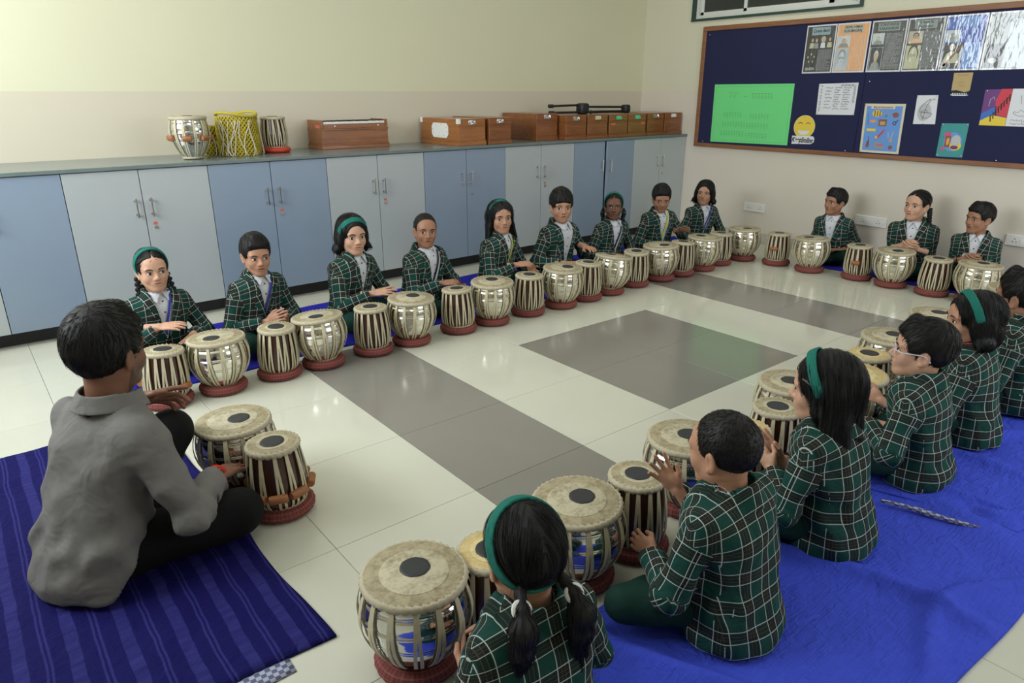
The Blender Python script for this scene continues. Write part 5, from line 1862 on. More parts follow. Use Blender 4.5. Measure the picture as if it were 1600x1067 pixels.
def strand_mesh(style, h, n, rad):
    """fine locks lying on the hair, combed in the direction the style asks for"""
    key = (style, h, n)
    if key in STRC:
        return STRC[key]
    V, F = hair_mesh(style, h)
    P = V[F]
    fn = np.cross(P[:, 2] - P[:, 0], P[:, 3] - P[:, 1])
    N = np.zeros_like(V)
    for k in range(4):
        np.add.at(N, F[:, k], fn)
    N /= np.linalg.norm(N, axis=1)[:, None] + 1e-12
    kd = KDTree(len(V))
    for i, v in enumerate(V):
        kd.insert(v, i)
    kd.balance()
    r = np.random.default_rng(5)
    base = style.split('_')[0]
    L = {'crop': 0.010, 'short': 0.034, 'fringe': 0.040, 'teacher': 0.034, 'bob': 0.075, 'long': 0.12, 'shoulder': 0.12, 'part': 0.06, 'pony': 0.07}[base]
    seg = 3 if base == 'crop' else 6
    ids = r.integers(len(V), size=n)
    p = V[ids].copy()
    if base == 'part':
        p = p[p[:, 2] > -0.04]
    n = len(p)
    ll = L * r.uniform(0.55, 1.25, n)
    short = base in ('short', 'fringe', 'teacher', 'crop')
    jit = r.normal(size=(n, 3)) * (0.16 if short else 0.07)
    fly = r.uniform(0, 1, n) ** 3 * (0.006 if base != 'crop' else 0.002)
    rings = []
    for k in range(seg + 1):
        jx = np.array([kd.find(q)[1] for q in p])
        nv = N[jx]
        x, y, z = p[:, 0], p[:, 1], p[:, 2]
        sg = np.where(x < 0, -1.0, 1.0)
        up = np.clip(z / 0.11, 0, None)
        if short:
            v = p - np.array([0.012, -0.045, 0.10])
            v = v / (np.linalg.norm(v, axis=1)[:, None] + 1e-6)
            v[:, 1] += np.where(y > -0.02, 0.35, -0.1)
            v[:, 2] -= 0.25
        elif base == 'part':
            v = np.stack([sg * 0.77 * up, np.full(n, -0.7), np.full(n, -0.7)], 1)
        else:
            v = np.stack([sg * 0.8 * up ** 1.5, -0.35 * up, np.full(n, -1.0)], 1)
            if base == 'pony':
                m = (z > -0.055) & (y > -0.112)
                w_ = np.stack([sg * 0.060, np.full(n, -0.118), np.full(n, -0.052)], 1) - p
                w_ /= np.linalg.norm(w_, axis=1)[:, None]
                v[m] = w_[m]
        v = v + jit
        v = v - nv * (v * nv).sum(1)[:, None]
        v /= np.linalg.norm(v, axis=1)[:, None] + 1e-9
        f_ = k / seg
        q = V[jx] * 0.25 + p * 0.75 + nv * (0.0006 + fly * f_ * f_)[:, None]
        w_ = rad * (1.0 - 0.75 * f_) * (0.6 if k == 0 else 1)
        sd = np.cross(v, nv)
        rings += [q + sd * w_, q + nv * w_ * 0.9, q - sd * w_]
        p = p + v * (ll / seg)[:, None]
    K = 3 * (seg + 1)
    out_v = np.stack(rings, 1).reshape(-1, 3)
    tmpl = []
    for k in range(seg):
        a = 3 * k
        tmpl += [(a, a + 1, a + 4, a + 3), (a + 1, a + 2, a + 5, a + 4), (a + 2, a, a + 3, a + 5)]
    out_f = (np.array(tmpl)[None] + (np.arange(n) * K)[:, None, None]).reshape(-1, 4)
    STRC[key] = (np.array(out_v), np.array(out_f))
    return STRC[key]


def band_mesh(kind, h=0.0036):
    """headband: a strip of the shell round the hair"""
    k = ('band', kind)
    if k in HAIRC:
        return HAIRC[k]
    t, n, o, wd, full = {'back': (0.013, (0, 0.42, 0.91), 0.094, 0.016, False), 'wide': (0.019, (0, 0.55, 0.835), 0.0, 0.017, False),
                         'top': (0.0245, (0, 0.97, 0.25), 0.0, 0.0165, False), 'ring': (0.0150, (0, 0.86, 0.51), 0.0, 0.0185, True)}[kind]
    n = np.array(n) / np.linalg.norm(n)
    f = Field((-0.12, -0.15, -0.13), (0.12, 0.14, 0.16), h)

    def fn(x, y, z):
        e0 = cap_d(x, y, z, t, 0.004)
        sh = np.maximum(e0 - 0.0015, -(e0 + 0.0055))
        ya, za, yb, zb = {'wide': (-0.012, -0.02, 0.058, 0.100), 'top': (-0.012, -0.02, 0.040, 0.112), 'ring': (-0.088, -0.078, 0.012, 0.119), 'back': (-0.012, -0.02, 0.015, 0.118)}[kind]
        L_ = math.hypot(yb - ya, zb - za)
        pl = np.abs((zb - za) / L_ * (y - ya) - (yb - ya) / L_ * (z - za) + 0 * x) - wd
        d = np.maximum(sh, pl)
        if not full:
            d = np.maximum(d, -(z + 0.035))
        return d
    f.put(fn, (-0.12, -0.15, -0.13), (0.12, 0.14, 0.16), 0, 'add')
    HAIRC[k] = f.mesh()
    return HAIRC[k]


# ---- clothing
def fine(kn, n=90):
    z = np.linspace(kn[0][0], kn[-1][0], n)
    out = [z]
    ker = np.hanning(11)
    ker /= ker.sum()
    for c in range(1, len(kn[0])):
        v = np.interp(z, [q[0] for q in kn], [q[c] for q in kn])
        vp = np.concatenate([[v[0]] * 5, v, [v[-1]] * 5])
        out.append(np.convolve(vp, ker, 'valid'))
    return out


JACKET = [(0.0, 0.172, 0.142, -0.012), (0.05, 0.172, 0.140, -0.012), (0.12, 0.158, 0.124, -0.012), (0.20, 0.146, 0.110, -0.008), (0.28, 0.154, 0.112, -0.002), (0.34, 0.166, 0.112, 0.002),
          (0.385, 0.168, 0.105, 0.004), (0.42, 0.150, 0.090, 0.004), (0.448, 0.105, 0.073, 0.004), (0.478, 0.062, 0.060, 0.004)]


SHIRT = [(0.0, 0.160, 0.134, -0.012), (0.05, 0.162, 0.134, -0.012), (0.12, 0.158, 0.122, -0.012), (0.20, 0.138, 0.102, -0.010), (0.28, 0.142, 0.100, -0.006), (0.34, 0.152, 0.100, -0.002),
         (0.385, 0.158, 0.092, 0.0), (0.42, 0.140, 0.080, 0.002), (0.45, 0.092, 0.066, 0.004), (0.478, 0.062, 0.060, 0.004)]


class Torso:
    def __init__(s, lean=(0, 0), fat=1.0, kn=None):
        s.z, s.w, s.d, s.cy = fine(kn or JACKET)
        s.w, s.d = s.w * fat, s.d * fat
        s.lean = lean

    def shift(s, z):
        f = np.clip(z / 0.45, 0, 1.3) ** 1.25
        return s.lean[0] * f, s.lean[1] * f

    def dist(s, x, y, z, grow=0.0, z0=0.0, z1=0.478):
        zc = np.clip(z, s.z[0], s.z[-1])
        w = np.interp(zc, s.z, s.w) + grow
        d = np.interp(zc, s.z, s.d) + grow
        cy = np.interp(zc, s.z, s.cy)
        sx, sy = s.shift(zc)
        e = 2.35
        q = (np.abs((x - sx) / w) ** e + np.abs((y - cy - sy) / d) ** e) ** (1 / e)
        dd = (q - 1) * np.minimum(w, d) * 0.92
        cap = np.maximum(z0 - z, z - z1)
        k = 0.014
        h = np.maximum(k - np.abs(dd - cap), 0) / k
        return np.maximum(dd, cap) + h * h * k * 0.25

    def front(s, x, z, grow=0.0):
        w, d, cy = (float(np.interp(z, s.z, q)) for q in (s.w, s.d, s.cy))
        sx, sy = s.shift(z)
        e = 2.35
        u = min(0.999, abs(x) / (w + grow))
        return np.array([x + sx, cy + sy + (d + grow) * (1 - u ** e) ** (1 / e), z])


def wrinkle(seed, n=5, amp=0.004, fr=(28, 60), ridge=False):
    r = np.random.default_rng(seed)
    K = []
    for _ in range(n):
        v = r.normal(size=3)
        v /= np.linalg.norm(v)
        K.append((v * r.uniform(*fr), r.uniform(0, 6), r.normal(size=3) * 9))

    def f(x, y, z):
        o = 0
        for v, p, w_ in K:
            q = np.sin(v[0] * x + v[1] * y + v[2] * z + p + 1.2 * np.sin(w_[0] * x + w_[1] * y + w_[2] * z))
            o = o + (1.6 * np.abs(q) - 1.0 if ridge else q)
        return o * amp / n * 1.6
    return f


def ik(S, W, L1, L2, pole):
    S, W = np.array(S, float), np.array(W, float)
    d = W - S
    L = min(np.linalg.norm(d), (L1 + L2) * 0.985)
    u = d / np.linalg.norm(d)
    W = S + u * L
    a = (L1 * L1 - L2 * L2 + L * L) / (2 * L)
    hh = math.sqrt(max(L1 * L1 - a * a, 0))
    p = np.array(pole, float)
    p = p - u * (p @ u)
    p /= np.linalg.norm(p)
    return S + u * a + p * hh, W


def frame_from(D, Np):
    """hand frame: columns x, y, z with y along D and -z along the palm normal"""
    y = np.array(D, float)
    y /= np.linalg.norm(y)
    z = -np.array(Np, float)
    z = z - y * (z @ y)
    z /= np.linalg.norm(z)
    return np.stack([np.cross(y, z), y, z], 1)


def face_uv(V, F, parts, torso):
    """plaid coordinates per face corner: sleeves follow the arm, the body wraps round"""
    C = V[F].mean(1)
    best = torso.dist(C[:, 0], C[:, 1], C[:, 2]) + 0.006
    pid = np.zeros(len(F), int)
    for i, (a, b, ra, rb, off) in enumerate(parts):
        d = d_cap(C[:, 0], C[:, 1], C[:, 2], a, b, ra, rb)
        if off == 0.0:
            ab_ = np.array(b) - np.array(a)
            d = np.where(((C - np.array(a)) @ ab_) < 0.06 * np.linalg.norm(ab_), 9.0, d)
        m = d < best
        best[m] = d[m]
        pid[m] = i + 1
    # outer elbows get a frame of their own so that no pole shows
    allp = list(parts)
    for q in (0, 2):
        (a, b, ra, rb, _), (_, c, _, rc, _) = parts[q], parts[q + 1]
        a, b, c = np.array(a), np.array(b), np.array(c)
        u1, u2 = (b - a) / np.linalg.norm(b - a), (c - b) / np.linalg.norm(c - b)
        m = ((pid == q + 1) | (pid == q + 2)) & ((C - b) @ u1 > 0) & ((C - b) @ u2 < 0)
        ub = (u1 + u2) / np.linalg.norm(u1 + u2)
        allp.append((b, b + ub * 0.1, ra, rb, 0.235))
        pid[m] = len(allp)
    uv = np.zeros((len(F), 4, 2))
    P = V[F]
    fn = np.cross(P[:, 2] - P[:, 0], P[:, 3] - P[:, 1])
    fn /= np.linalg.norm(fn, axis=1)[:, None] + 1e-12
    m = pid == 0
    sx, sy = torso.shift(C[:, 2])
    cy = np.interp(C[:, 2], torso.z, torso.cy)
    side = (np.abs(fn[:, 0]) > 0.82) & (C[:, 2] < 0.40)
    uu = np.where(side[:, None], P[..., 1] + 0.5 - sy[:, None], P[..., 0] - sx[:, None])
    k_ = np.clip((P[..., 2] - 0.30) / 0.11, 0, 1)
    vv = P[..., 2] - k_ * (np.abs(P[..., 1] - (cy + sy)[:, None]) - 0.10)
    uv[m, :, 0] = uu[m]
    uv[m, :, 1] = vv[m]
    parts = allp
    for i, (a, b, ra, rb, off) in enumerate(parts):
        m = pid == i + 1
        if not m.any():
            continue
        a, b = np.array(a), np.array(b)
        ax = (b - a) / np.linalg.norm(b - a)
        e1 = np.cross(ax, (0.0, 0.3, 1.0) if abs(ax[2]) < 0.9 else (0, 1.0, 0))
        e1 /= np.linalg.norm(e1)
        e2 = np.cross(ax, e1)
        rel = P[m] - a
        c0 = C[m] - a
        an = np.arctan2(rel @ e2, rel @ e1)
        a0 = np.arctan2(c0 @ e2, c0 @ e1)
        an = a0[:, None] + (an - a0[:, None] + PI) % (2 * PI) - PI
        uv[m, :, 0] = an * 0.05
        uv[m, :, 1] = rel @ ax + off
    # lapels: stripes run along the neck opening
    return uv.reshape(-1, 2)


def mat4(R, t):
    m = Matrix.Identity(4)
    for i in range(3):
        for j in range(3):
            m[i][j] = float(R[i][j])
        m[i][3] = float(t[i])
    return m


EYE = MB().ball((0, 0, 0), (0.0128, 0.0075, 0.0066), 16, 10).mesh('eye', 'eye_white', True)
IRIS = MB().ball((0, 0, 0), (0.0064, 0.0030, 0.0064), 14, 8).mesh('iris', 'iris_dark', True)
LASH = MB().tube([(0.0138 * math.cos(a), 0.0045 - 0.004 * abs(math.cos(a)) ** 2, 0.0068 * math.sin(a)) for a in np.linspace(-0.1, PI + 0.1, 13)], [0.0004] + [0.0010] * 11 + [0.0004], 6).mesh('eyelashes', 'brow_hair', True)
BROWP = [(-0.019, 0.0, -0.003), (-0.010, 0.004, 0.0022), (0.0, 0.005, 0.0035), (0.010, 0.004, 0.002), (0.018, -0.001, -0.0035)]
BROW = MB().tube(BROWP, [0.0018, 0.0029, 0.0030, 0.0025, 0.0012], 8).mesh('eyebrow', 'brow_hair', True)
BUTTON = MB().ball((0, 0, 0), (0.0055, 0.002, 0.0055), 10, 6).mesh('button', 'button_dark', True)


def person(x, y, z, heading, label, s=1.0, look=0.0, pitch=0.0, roll=0.0, lean=(0.0, 0.03), skin='mid', hair='short', band=None, hands=None, res=0.0042, hres=0.0048, apex=0.20, mouth=0.0,
           lanyard=None, badge=False, card=False, adult=False, gaze=(0, 0), neck_up=0.0, knees=None, group='children sitting at the drums', fat=1.0, extra=(), seed=0, pole=None, jres=0.0086, headscale=1.0, hairkind=None, kx=0.20, ky=0.205):
    """a seated person; heading = direction the body faces, look = direction the face looks (world angles, radians)"""
    root = empty('person', (x, y, z), heading - PI / 2, label, 'person', group)
    root.scale = (s, s, s)
    T = Torso(lean, fat, SHIRT if adult else None)
    wr = wrinkle(seed + 11, amp=0.0055) if not adult else wrinkle(seed + 11, n=6, amp=0.0095, fr=(14, 30), ridge=True)
    wr2 = wrinkle(seed + 23, n=4, amp=0.004, fr=(60, 95))
    # ---------------- head placement
    nx, ny = T.shift(0.465)
    yaw = look - heading
    Rh = rot('Z', yaw) @ rot('X', pitch) @ rot('Y', roll)
    hc = np.array([nx, ny + 0.004, 0.462 + neck_up]) + Rh @ np.array([0, 0.022, 0.122 * headscale])
    # ---------------- arms
    hands = hands or {}
    parts, hv, hf, cuff, arms = [], [], [], [], {}
    for sd, nm in ((1, 'R'), (-1, 'L')):
        spec = hands.get(nm, ((sd * 0.075, 0.235, 0.20), (-sd * 0.7, 0.6, 0.05), (0, 0, -1), 'soft'))
        sh_x, sh_y = T.shift(0.395)
        S = np.array([sd * 0.136 * fat + sh_x, sh_y - 0.004, 0.392])
        pl = (pole or {}).get(nm, (sd * 0.8, -0.5, -0.7))
        E, Wp = ik(S, spec[0], 0.235, 0.215, pl)
        arms[nm] = (S, E, Wp)
        D = np.array(spec[1], float)
        Fr = frame_from(D, spec[2])
        hV, hF = get_hand(0.0034 if res < 0.0035 else 0.0040, spec[3])
        hV = hV.copy()
        if sd < 0:                                   # left hand: mirror
            hV[:, 0] *= -1
            hF = hF[:, ::-1]
        hs = 0.90 if not adult else 0.98
        hv.append((hV * hs) @ Fr.T + Wp)
        hf.append(hF)
        u = (Wp - E) / np.linalg.norm(Wp - E)
        ce = Wp - u * 0.012
        parts.append((S, E, 0.053 * fat, 0.046 * fat, 0.0))
        parts.append((E, ce, 0.047 * fat, 0.038 * fat, 0.235))
    # ---------------- body mesh: head and neck, hands, trunk and limbs under the clothes
    hV, hF, hm = get_head(res, adult, mouth)
    VV = [(hV * headscale) @ Rh.T + hc]
    FF = [hF]
    MM = [hm]
    n = len(hV)
    for a, b_ in zip(hv, hf):
        VV.append(a)
        FF.append(b_ + n)
        MM.append(np.zeros((len(a), 3)))
        n += len(a)
    core = Field((-0.36, -0.16, 0.0), (0.36, 0.40, 0.52), 0.015)
    core.put(lambda x_, y_, z_: T.dist(x_, y_, z_, -0.03, 0.03, 0.46), (-0.2, -0.16, 0.0), (0.2, 0.25, 0.5), 0, 'add')
    core.cap((nx, ny, 0.40), hc + Rh @ np.array([0, -0.02, -0.10]), 0.04, 0.038, 0.02)
    for S, E, Wp in arms.values():
        core.cap(S, E, 0.036, 0.03, 0.02)
        core.cap(E, Wp, 0.03, 0.018, 0.01)
    kn = knees or {}
    legs = {}
    for sd, nm in ((1, 'R'), (-1, 'L')):
        hip, knee, ank, toe = kn.get(nm, ((sd * 0.078, 0.02, 0.088), (sd * kx, ky, 0.10), (-sd * 0.045 + 0.02 * sd, ky + 0.02 + 0.012 * sd, 0.055), (-sd * 0.14, ky - 0.04, 0.042)))
        legs[nm] = (hip, knee, ank, toe)
        core.cap(hip, knee, 0.055, 0.045, 0.02)
        core.cap(knee, ank, 0.042, 0.03, 0.02)
        core.cap(ank, toe, 0.028, 0.022, 0.02)
    cV, cF = core.mesh()
    VV.append(cV)
    FF.append(cF + n)
    MM.append(np.zeros((len(cV), 3)))
    me = mesh('body', np.concatenate(VV), np.concatenate(FF), True, 'skin_' + skin)
    at = me.attributes.new('mask', 'FLOAT_COLOR', 'POINT')
    mk = np.concatenate(MM)
    at.data.foreach_set('color', np.concatenate([mk, np.ones((len(mk), 1))], 1).astype(np.float32).ravel())
    new_obj('body', me, root)
    HM = mat4(Rh * headscale, hc)
    # ---------------- face
    for sd in (-1, 1):
        e = new_obj('eye', EYE, root, matrix=HM @ Matrix.Translation((sd * 0.031, 0.0762, -0.0045)) @ Matrix.Rotation(-sd * 0.22, 4, 'Z') @ Matrix.Scale(1.0 if adult else 1.16, 4))
        new_obj('iris', IRIS, e, loc=(gaze[0] * 0.005, 0.0056, 0.0008 + gaze[1] * 0.003))
        new_obj('eyelashes', LASH, e, loc=(0, 0.0010, 0.0002))
        new_obj('eyebrow', BROW, root, matrix=HM @ Matrix.Translation((sd * 0.0315, 0.0862, 0.0170)) @ Matrix.Rotation(-sd * 0.28, 4, 'Z') @ Matrix.Scale(sd, 4, (1, 0, 0)))
    # ---------------- hair
    V_, F_ = hair_mesh(hair, hres)
    hmat = 'hair_cropped' if hair in ('crop', 'teacher', 'short', 'fringe') else 'hair_black'
    hk = ('hair_me', hair, hres)
    if hk not in HAIRC:
        HAIRC[hk] = mesh('hair', V_, F_, True, hmat)
    ho = new_obj('hair', HAIRC[hk], root, matrix=HM)
    near = res < 0.0035
    V_, F_ = strand_mesh(hair, hres, (2400 if hair == 'crop' else 1400) if near else 480, 0.0011 if near else 0.0016)
    hk = ('strand_me', hair, hres)
    if hk not in HAIRC:
        HAIRC[hk] = mesh('hair_strands', V_, F_, True, hmat)
    tag(new_obj('hair_strands', HAIRC[hk], ho), kind='stuff')
    if band:
        V_, F_ = band_mesh(band)
        new_obj('headband', mesh('headband', V_, F_, True, 'headband_green'), root, matrix=HM)
    if hair.startswith('pony'):
        for sd in (-1, 1):
            MB().tube([(sd * 0.060 + 0.0165 * math.cos(a), -0.116 + 0.010 * math.sin(a), -0.050 + 0.0135 * math.sin(a)) for a in np.linspace(0, 2 * PI, 17)[:-1]], 0.0062, 8, closed=True).obj('hair_tie', 'hair_tie_white', root, smooth=True, matrix=HM)
    if hair == 'part_loops':
        for sd in (-1, 1):
            MB().ball((sd * 0.092, -0.03, -0.055), (0.02, 0.018, 0.009)).obj('hair_ribbon', 'headband_green', root, smooth=True, matrix=HM)
    # ---------------- trousers and socks
    tr = Field((-0.42, -0.18, -0.004), (0.42, 0.50, 0.50 if adult else 0.34), 0.0105)
    tr.ell((0, -0.005, 0.08), (0.118 * fat, 0.098, 0.076) if not adult else (0.128, 0.100, 0.082), 0)
    for hip, knee, ank, toe in legs.values():
        tr.cap(hip, knee, 0.076, 0.060 if not adult else 0.068, 0.03)
        tr.cap(knee, ank, 0.055, 0.044, 0.02)
    tr.put(lambda x_, y_, z_: (z_ - 0.003) + 0 * x_ + 0 * y_, (-0.5, -0.3, -0.1), (0.5, 0.6, 0.003), 0.004, 'sub')
    wt = wrinkle(seed + 5, amp=0.004, fr=(30, 55))
    tr.a += np.asarray(wt(tr.ax[0][:, None, None], tr.ax[1][None, :, None], tr.ax[2][None, None, :]), np.float32)
    tV, tF = tr.mesh()
    tV[:, 2] = np.maximum(tV[:, 2], 0.002)
    new_obj('trousers', mesh('trousers', tV, tF, True, 'trouser_black' if adult else 'trouser_green'), root)
    for hip, knee, ank, toe in legs.values():
        sk_ = MB()
        a, b_ = np.array(ank, float), np.array(toe, float)
        pts = [a + (b_ - a) * f for f in np.linspace(-0.1, 1.05, 9)]
        sk_.tube([tuple(p) for p in pts], [0.02, 0.036, 0.039, 0.037, 0.036, 0.036, 0.034, 0.028, 0.012], 10)
        sk_.V = [(v[0], v[1], max(v[2], 0.003)) for v in sk_.V]
        sk_.obj('sock', 'sock_black', root, smooth=True)
    # ---------------- jacket or shirt
    J = Field((-0.40, -0.22, -0.004), (0.40, 0.44, 0.53), jres)
    J.put(lambda x_, y_, z_: T.dist(x_, y_, z_, 0.0, 0.006, 0.47), (-0.24, -0.22, 0.0), (0.24, 0.30, 0.5), 0, 'add')
    J.cap((nx, ny + 0.002, 0.445), (nx, ny + 0.004, 0.53), 0.056 if not adult else 0.060, 0.062 if not adult else 0.066, 0.004, 'sub')
    lap = None
    if not adult:
        # lapels: a raised band along the opening
        def lapel(x_, y_, z_):
            sx, sy = T.shift(z_)
            xx = np.abs(x_ - sx)
            e0 = (z_ - apex) * 0.19
            wd_ = np.clip((z_ - apex) * 0.5, 0.0, 0.050) * np.where(z_ > 0.385, 1.12, 1.0)
            wd_ = np.where(np.abs(z_ - 0.372) < 0.006, wd_ - 0.020, wd_)
            band_ = np.maximum(xx - (e0 + wd_), e0 - 0.004 - xx)
            return np.maximum(np.maximum(T.dist(x_, y_, z_, 0.0075, 0.0, 0.475), band_), -(y_ - sy - 0.01))
        J.put(lapel, (-0.2, 0.0, apex), (0.2, 0.3, 0.49), 0.002, 'add')
        # collar round the back of the neck
        def collar(x_, y_, z_):
            sx, sy = T.shift(0.45)
            r_ = np.sqrt(((x_ - sx) / 1.0) ** 2 + ((y_ - sy + 0.008) / 0.98) ** 2)
            rr = 0.066 + (0.490 - z_) * 0.42
            return np.maximum(np.maximum(np.abs(r_ - rr) - 0.0065, np.abs(z_ - 0.462) - 0.032), (y_ - sy) - 0.028)
        J.put(collar, (-0.12, -0.14, 0.42), (0.12, 0.14, 0.495), 0.006, 'add')
    for a, b_, ra, rb, off in parts:
        J.cap(a, b_, ra, rb, 0.022)
    J.a += np.asarray(wr(J.ax[0][:, None, None], J.ax[1][None, :, None], J.ax[2][None, None, :]), np.float32)
    # folds gathered at the elbows and the waist
    gx, gy, gz = J.ax[0][:, None, None], J.ax[1][None, :, None], J.ax[2][None, None, :]
    env = 0
    for S_, E_, W_ in arms.values():
        env = env + np.exp(-((gx - E_[0]) ** 2 + (gy - E_[1]) ** 2 + (gz - E_[2]) ** 2) / 0.075 ** 2)
    env = np.clip(env + np.exp(-((gz - 0.14) / 0.06) ** 2) * 0.9, 0, 1.2)
    J.a += np.asarray(wr2(gx, gy, gz) * env * (1.9 if adult else 1.15), np.float32)
    if adult:                                            # shirt tails: the hem rises towards the front
        J.put(lambda x_, y_, z_: (z_ - np.minimum(1.15 * (y_ + 0.075), 0.11 + 0.3 * (y_ + 0.02))) * 0.6 + 0 * x_, (-0.20, -0.13, -0.01), (0.20, 0.18, 0.20), 0.004, 'sub')
    # open cuffs
    for (S, E, Wp) in arms.values():
        u = (Wp - E) / np.linalg.norm(Wp - E)
        J.cap(Wp - u * 0.001, Wp + u * 0.06, 0.032, 0.036, 0.003, 'sub')
        J.cap(Wp + u * 0.014, Wp + u * 0.05, 0.05, 0.05, 0.003, 'sub')
    if not adult:
        def vcut(x_, y_, z_):
            sx, sy = T.shift(z_)
            return np.maximum(np.maximum(np.abs(x_ - sx) - (z_ - apex) * 0.19, apex - z_), -(y_ - sy - 0.0))
        J.put(vcut, (-0.12, 0.0, apex), (0.12, 0.3, 0.52), 0.002, 'sub')
        # front closing edge below the lapels and the hem split
        if apex > 0.08:
            J.put(lambda x_, y_, z_: np.maximum(np.maximum(np.abs(x_ - 0.012) - 0.0022, z_ - apex), -(y_ - 0.07)) - 0.001, (0.0, 0.05, 0.0), (0.03, 0.3, apex), 0.003, 'sub')
    jV, jF = J.mesh()
    jV[:, 2] = np.maximum(jV[:, 2], 0.004)
    if adult:
        jo = new_obj('shirt', mesh('shirt', jV, jF, True, 'shirt_grey'), root)
        clf = Field((-0.13, -0.13, 0.40), (0.13, 0.16, 0.53), 0.004)

        def scol(x_, y_, z_):
            r_ = np.sqrt((x_ - nx) ** 2 + (y_ - ny) ** 2)
            rr = 0.061 + (0.494 - z_) * 0.55
            zt = 0.490 - 0.20 * np.clip(y_ - ny, -0.02, 0.1)
            return np.maximum(np.maximum(np.abs(r_ - rr) - 0.004, np.maximum(z_ - zt, (zt - 0.040) - z_)), np.where(y_ > ny, 0.006 - np.abs(x_ - nx), -1.0))
        clf.put(scol, (-0.13, -0.13, 0.40), (0.13, 0.16, 0.53), 0, 'add')
        a, b_ = clf.mesh()
        new_obj('shirt_collar', mesh('shirt_collar', a, b_, True, 'shirt_grey'), root)
    else:
        uv = face_uv(jV, jF, parts, T)
        # lapel faces: rotate the plaid with the opening
        C = jV[jF].mean(1)
        sx, sy = T.shift(C[:, 2])
        xx = C[:, 0] - sx
        e0 = (C[:, 2] - apex) * 0.19
        wd_ = np.clip((C[:, 2] - apex) * 0.5, 0.0, 0.050)
        m = (C[:, 2] > apex) & (C[:, 1] > sy + 0.01) & (np.abs(xx) < e0 + wd_ + 0.002) & (T.dist(C[:, 0], C[:, 1], C[:, 2], 0.0) > 0.003)
        uvr = uv.reshape(-1, 4, 2)
        P = jV[jF]
        an = math.atan(0.19) * 2.0
        px = (P[..., 0] - sx[:, None]) * np.sign(xx)[:, None]
        uvr[m, :, 0] = (px * math.cos(an) - P[..., 2] * math.sin(an))[m]
        uvr[m, :, 1] = (px * math.sin(an) + P[..., 2] * math.cos(an))[m]
        jme = mesh('jacket', jV, jF, True, 'plaid_wool', uvr.reshape(-1, 2))
        new_obj('jacket', jme, root)
        # shirt front and collar
        if apex < 0.45:
            sh_ = Field((-0.10, -0.02, max(0.03, apex - 0.03)), (0.10, 0.26, 0.50), 0.009)
            sh_.put(lambda x_, y_, z_: np.maximum(T.dist(x_, y_, z_, -0.010, 0.0, 0.475), -(y_ - T.shift(z_)[1] - 0.0)), (-0.1, -0.05, 0), (0.1, 0.3, 0.5), 0, 'add')
            sh_.cap((nx, ny, 0.43), (nx, ny + 0.004, 0.55), 0.052, 0.052, 0.003, 'sub')
            a, b_ = sh_.mesh()
            so = new_obj('shirt', mesh('shirt', a, b_, True, 'shirt_white'), root)
            zz = [q for q in np.arange(0.415, apex + 0.03, -0.062)]
            for q in zz:
                p = T.front(0.0, q, -0.0095)
                new_obj('button', BUTTON, so, loc=tuple(p))
        cf = Field((-0.12, -0.12, 0.38), (0.12, 0.16, 0.52), 0.0044)

        def scol(x_, y_, z_):
            dx, dy = x_ - nx, y_ - ny - 0.002
            r_ = np.sqrt(dx * dx + dy * dy)
            fr_ = np.clip((dy + 0.01) / 0.06, 0, 1)
            rr = 0.0545 + (0.482 - z_) * 0.30 + 0.010 * fr_
            zt = 0.468 - 0.006 * fr_
            zb = zt - 0.030 - 0.034 * fr_ * np.clip(1.15 - np.abs(dx) / 0.055, 0, 1) - 0.004
            gap = (0.003 + (zt - z_) * 0.55) - np.abs(dx)
            gap = np.where(dy > 0, gap, -1.0)
            return np.maximum(np.maximum(np.abs(r_ - rr) - 0.0042, np.maximum(z_ - zt, zb - z_)), gap)
        cf.put(scol, (-0.12, -0.12, 0.38), (0.12, 0.16, 0.52), 0, 'add')
        a, b_ = cf.mesh()
        new_obj('shirt_collar', mesh('shirt_collar', a, b_, True, 'shirt_white'), root)
        # jacket buttons near the opening
        if apex > 0.1:
            for q in (apex - 0.02, apex - 0.085):
                if q > 0.05:
                    new_obj('button', BUTTON, root, loc=tuple(T.front(0.0, q, 0.002)))
    if lanyard:
        m = MB()
        endz = max(apex + 0.015, 0.215)
        for sd in (-1,):
            pts = [np.array([nx + sd * 0.047, ny + 0.045, 0.468])]
            for f_ in np.linspace(0, 1, 7):
                q = 0.445 + (endz - 0.445) * f_
                lim = max(0.004, (q - apex) * 0.19 - 0.008)
                xx = max(-lim, min(lim, sd * (0.040 * (1 - f_) ** 1.3 + 0.0035) + 0.016 * f_))
                pts.append(T.front(xx, q, -0.0045 + 0.012 * (1 - f_) * 0.6))
            m.tube([tuple(p) for p in pts], 1, flat=(0.0065, 0.0008), up=(0, 1, 0))
        lo_ = m.obj('lanyard', lanyard, root)
        p = T.front(0.014, endz, -0.002)
        MB().box(p[0] - 0.005, p[0] + 0.005, p[1] - 0.002, p[1] + 0.004, p[2] - 0.03, p[2] + 0.006, 0.001).obj('lanyard_clip', 'steel_dull', lo_)
        if card:
            p = T.front(0.012, endz - 0.045, 0.006)
            MB().box(p[0] - 0.043, p[0] + 0.043, p[1] + 0.004, p[1] + 0.007, p[2] - 0.027, p[2] + 0.027, 0.001).obj('id_card', 'id_card', lo_)
    if badge:
        p = T.front(-0.085, 0.27, 0.002)
        mtx = Matrix.Translation(tuple(p)) @ Matrix.Rotation(0.45, 4, 'Z') @ Matrix.Scale(0.1, 4, (0, 1, 0))
        MB().ball((0, 0, 0), (0.019, 0.019, 0.025), 18, 10, mtx).obj('crest_badge', 'badge_grey', root, smooth=True)
    root['_hm'] = 0
    del root['_hm']
    return root, HM, T, arms, hc, Rh

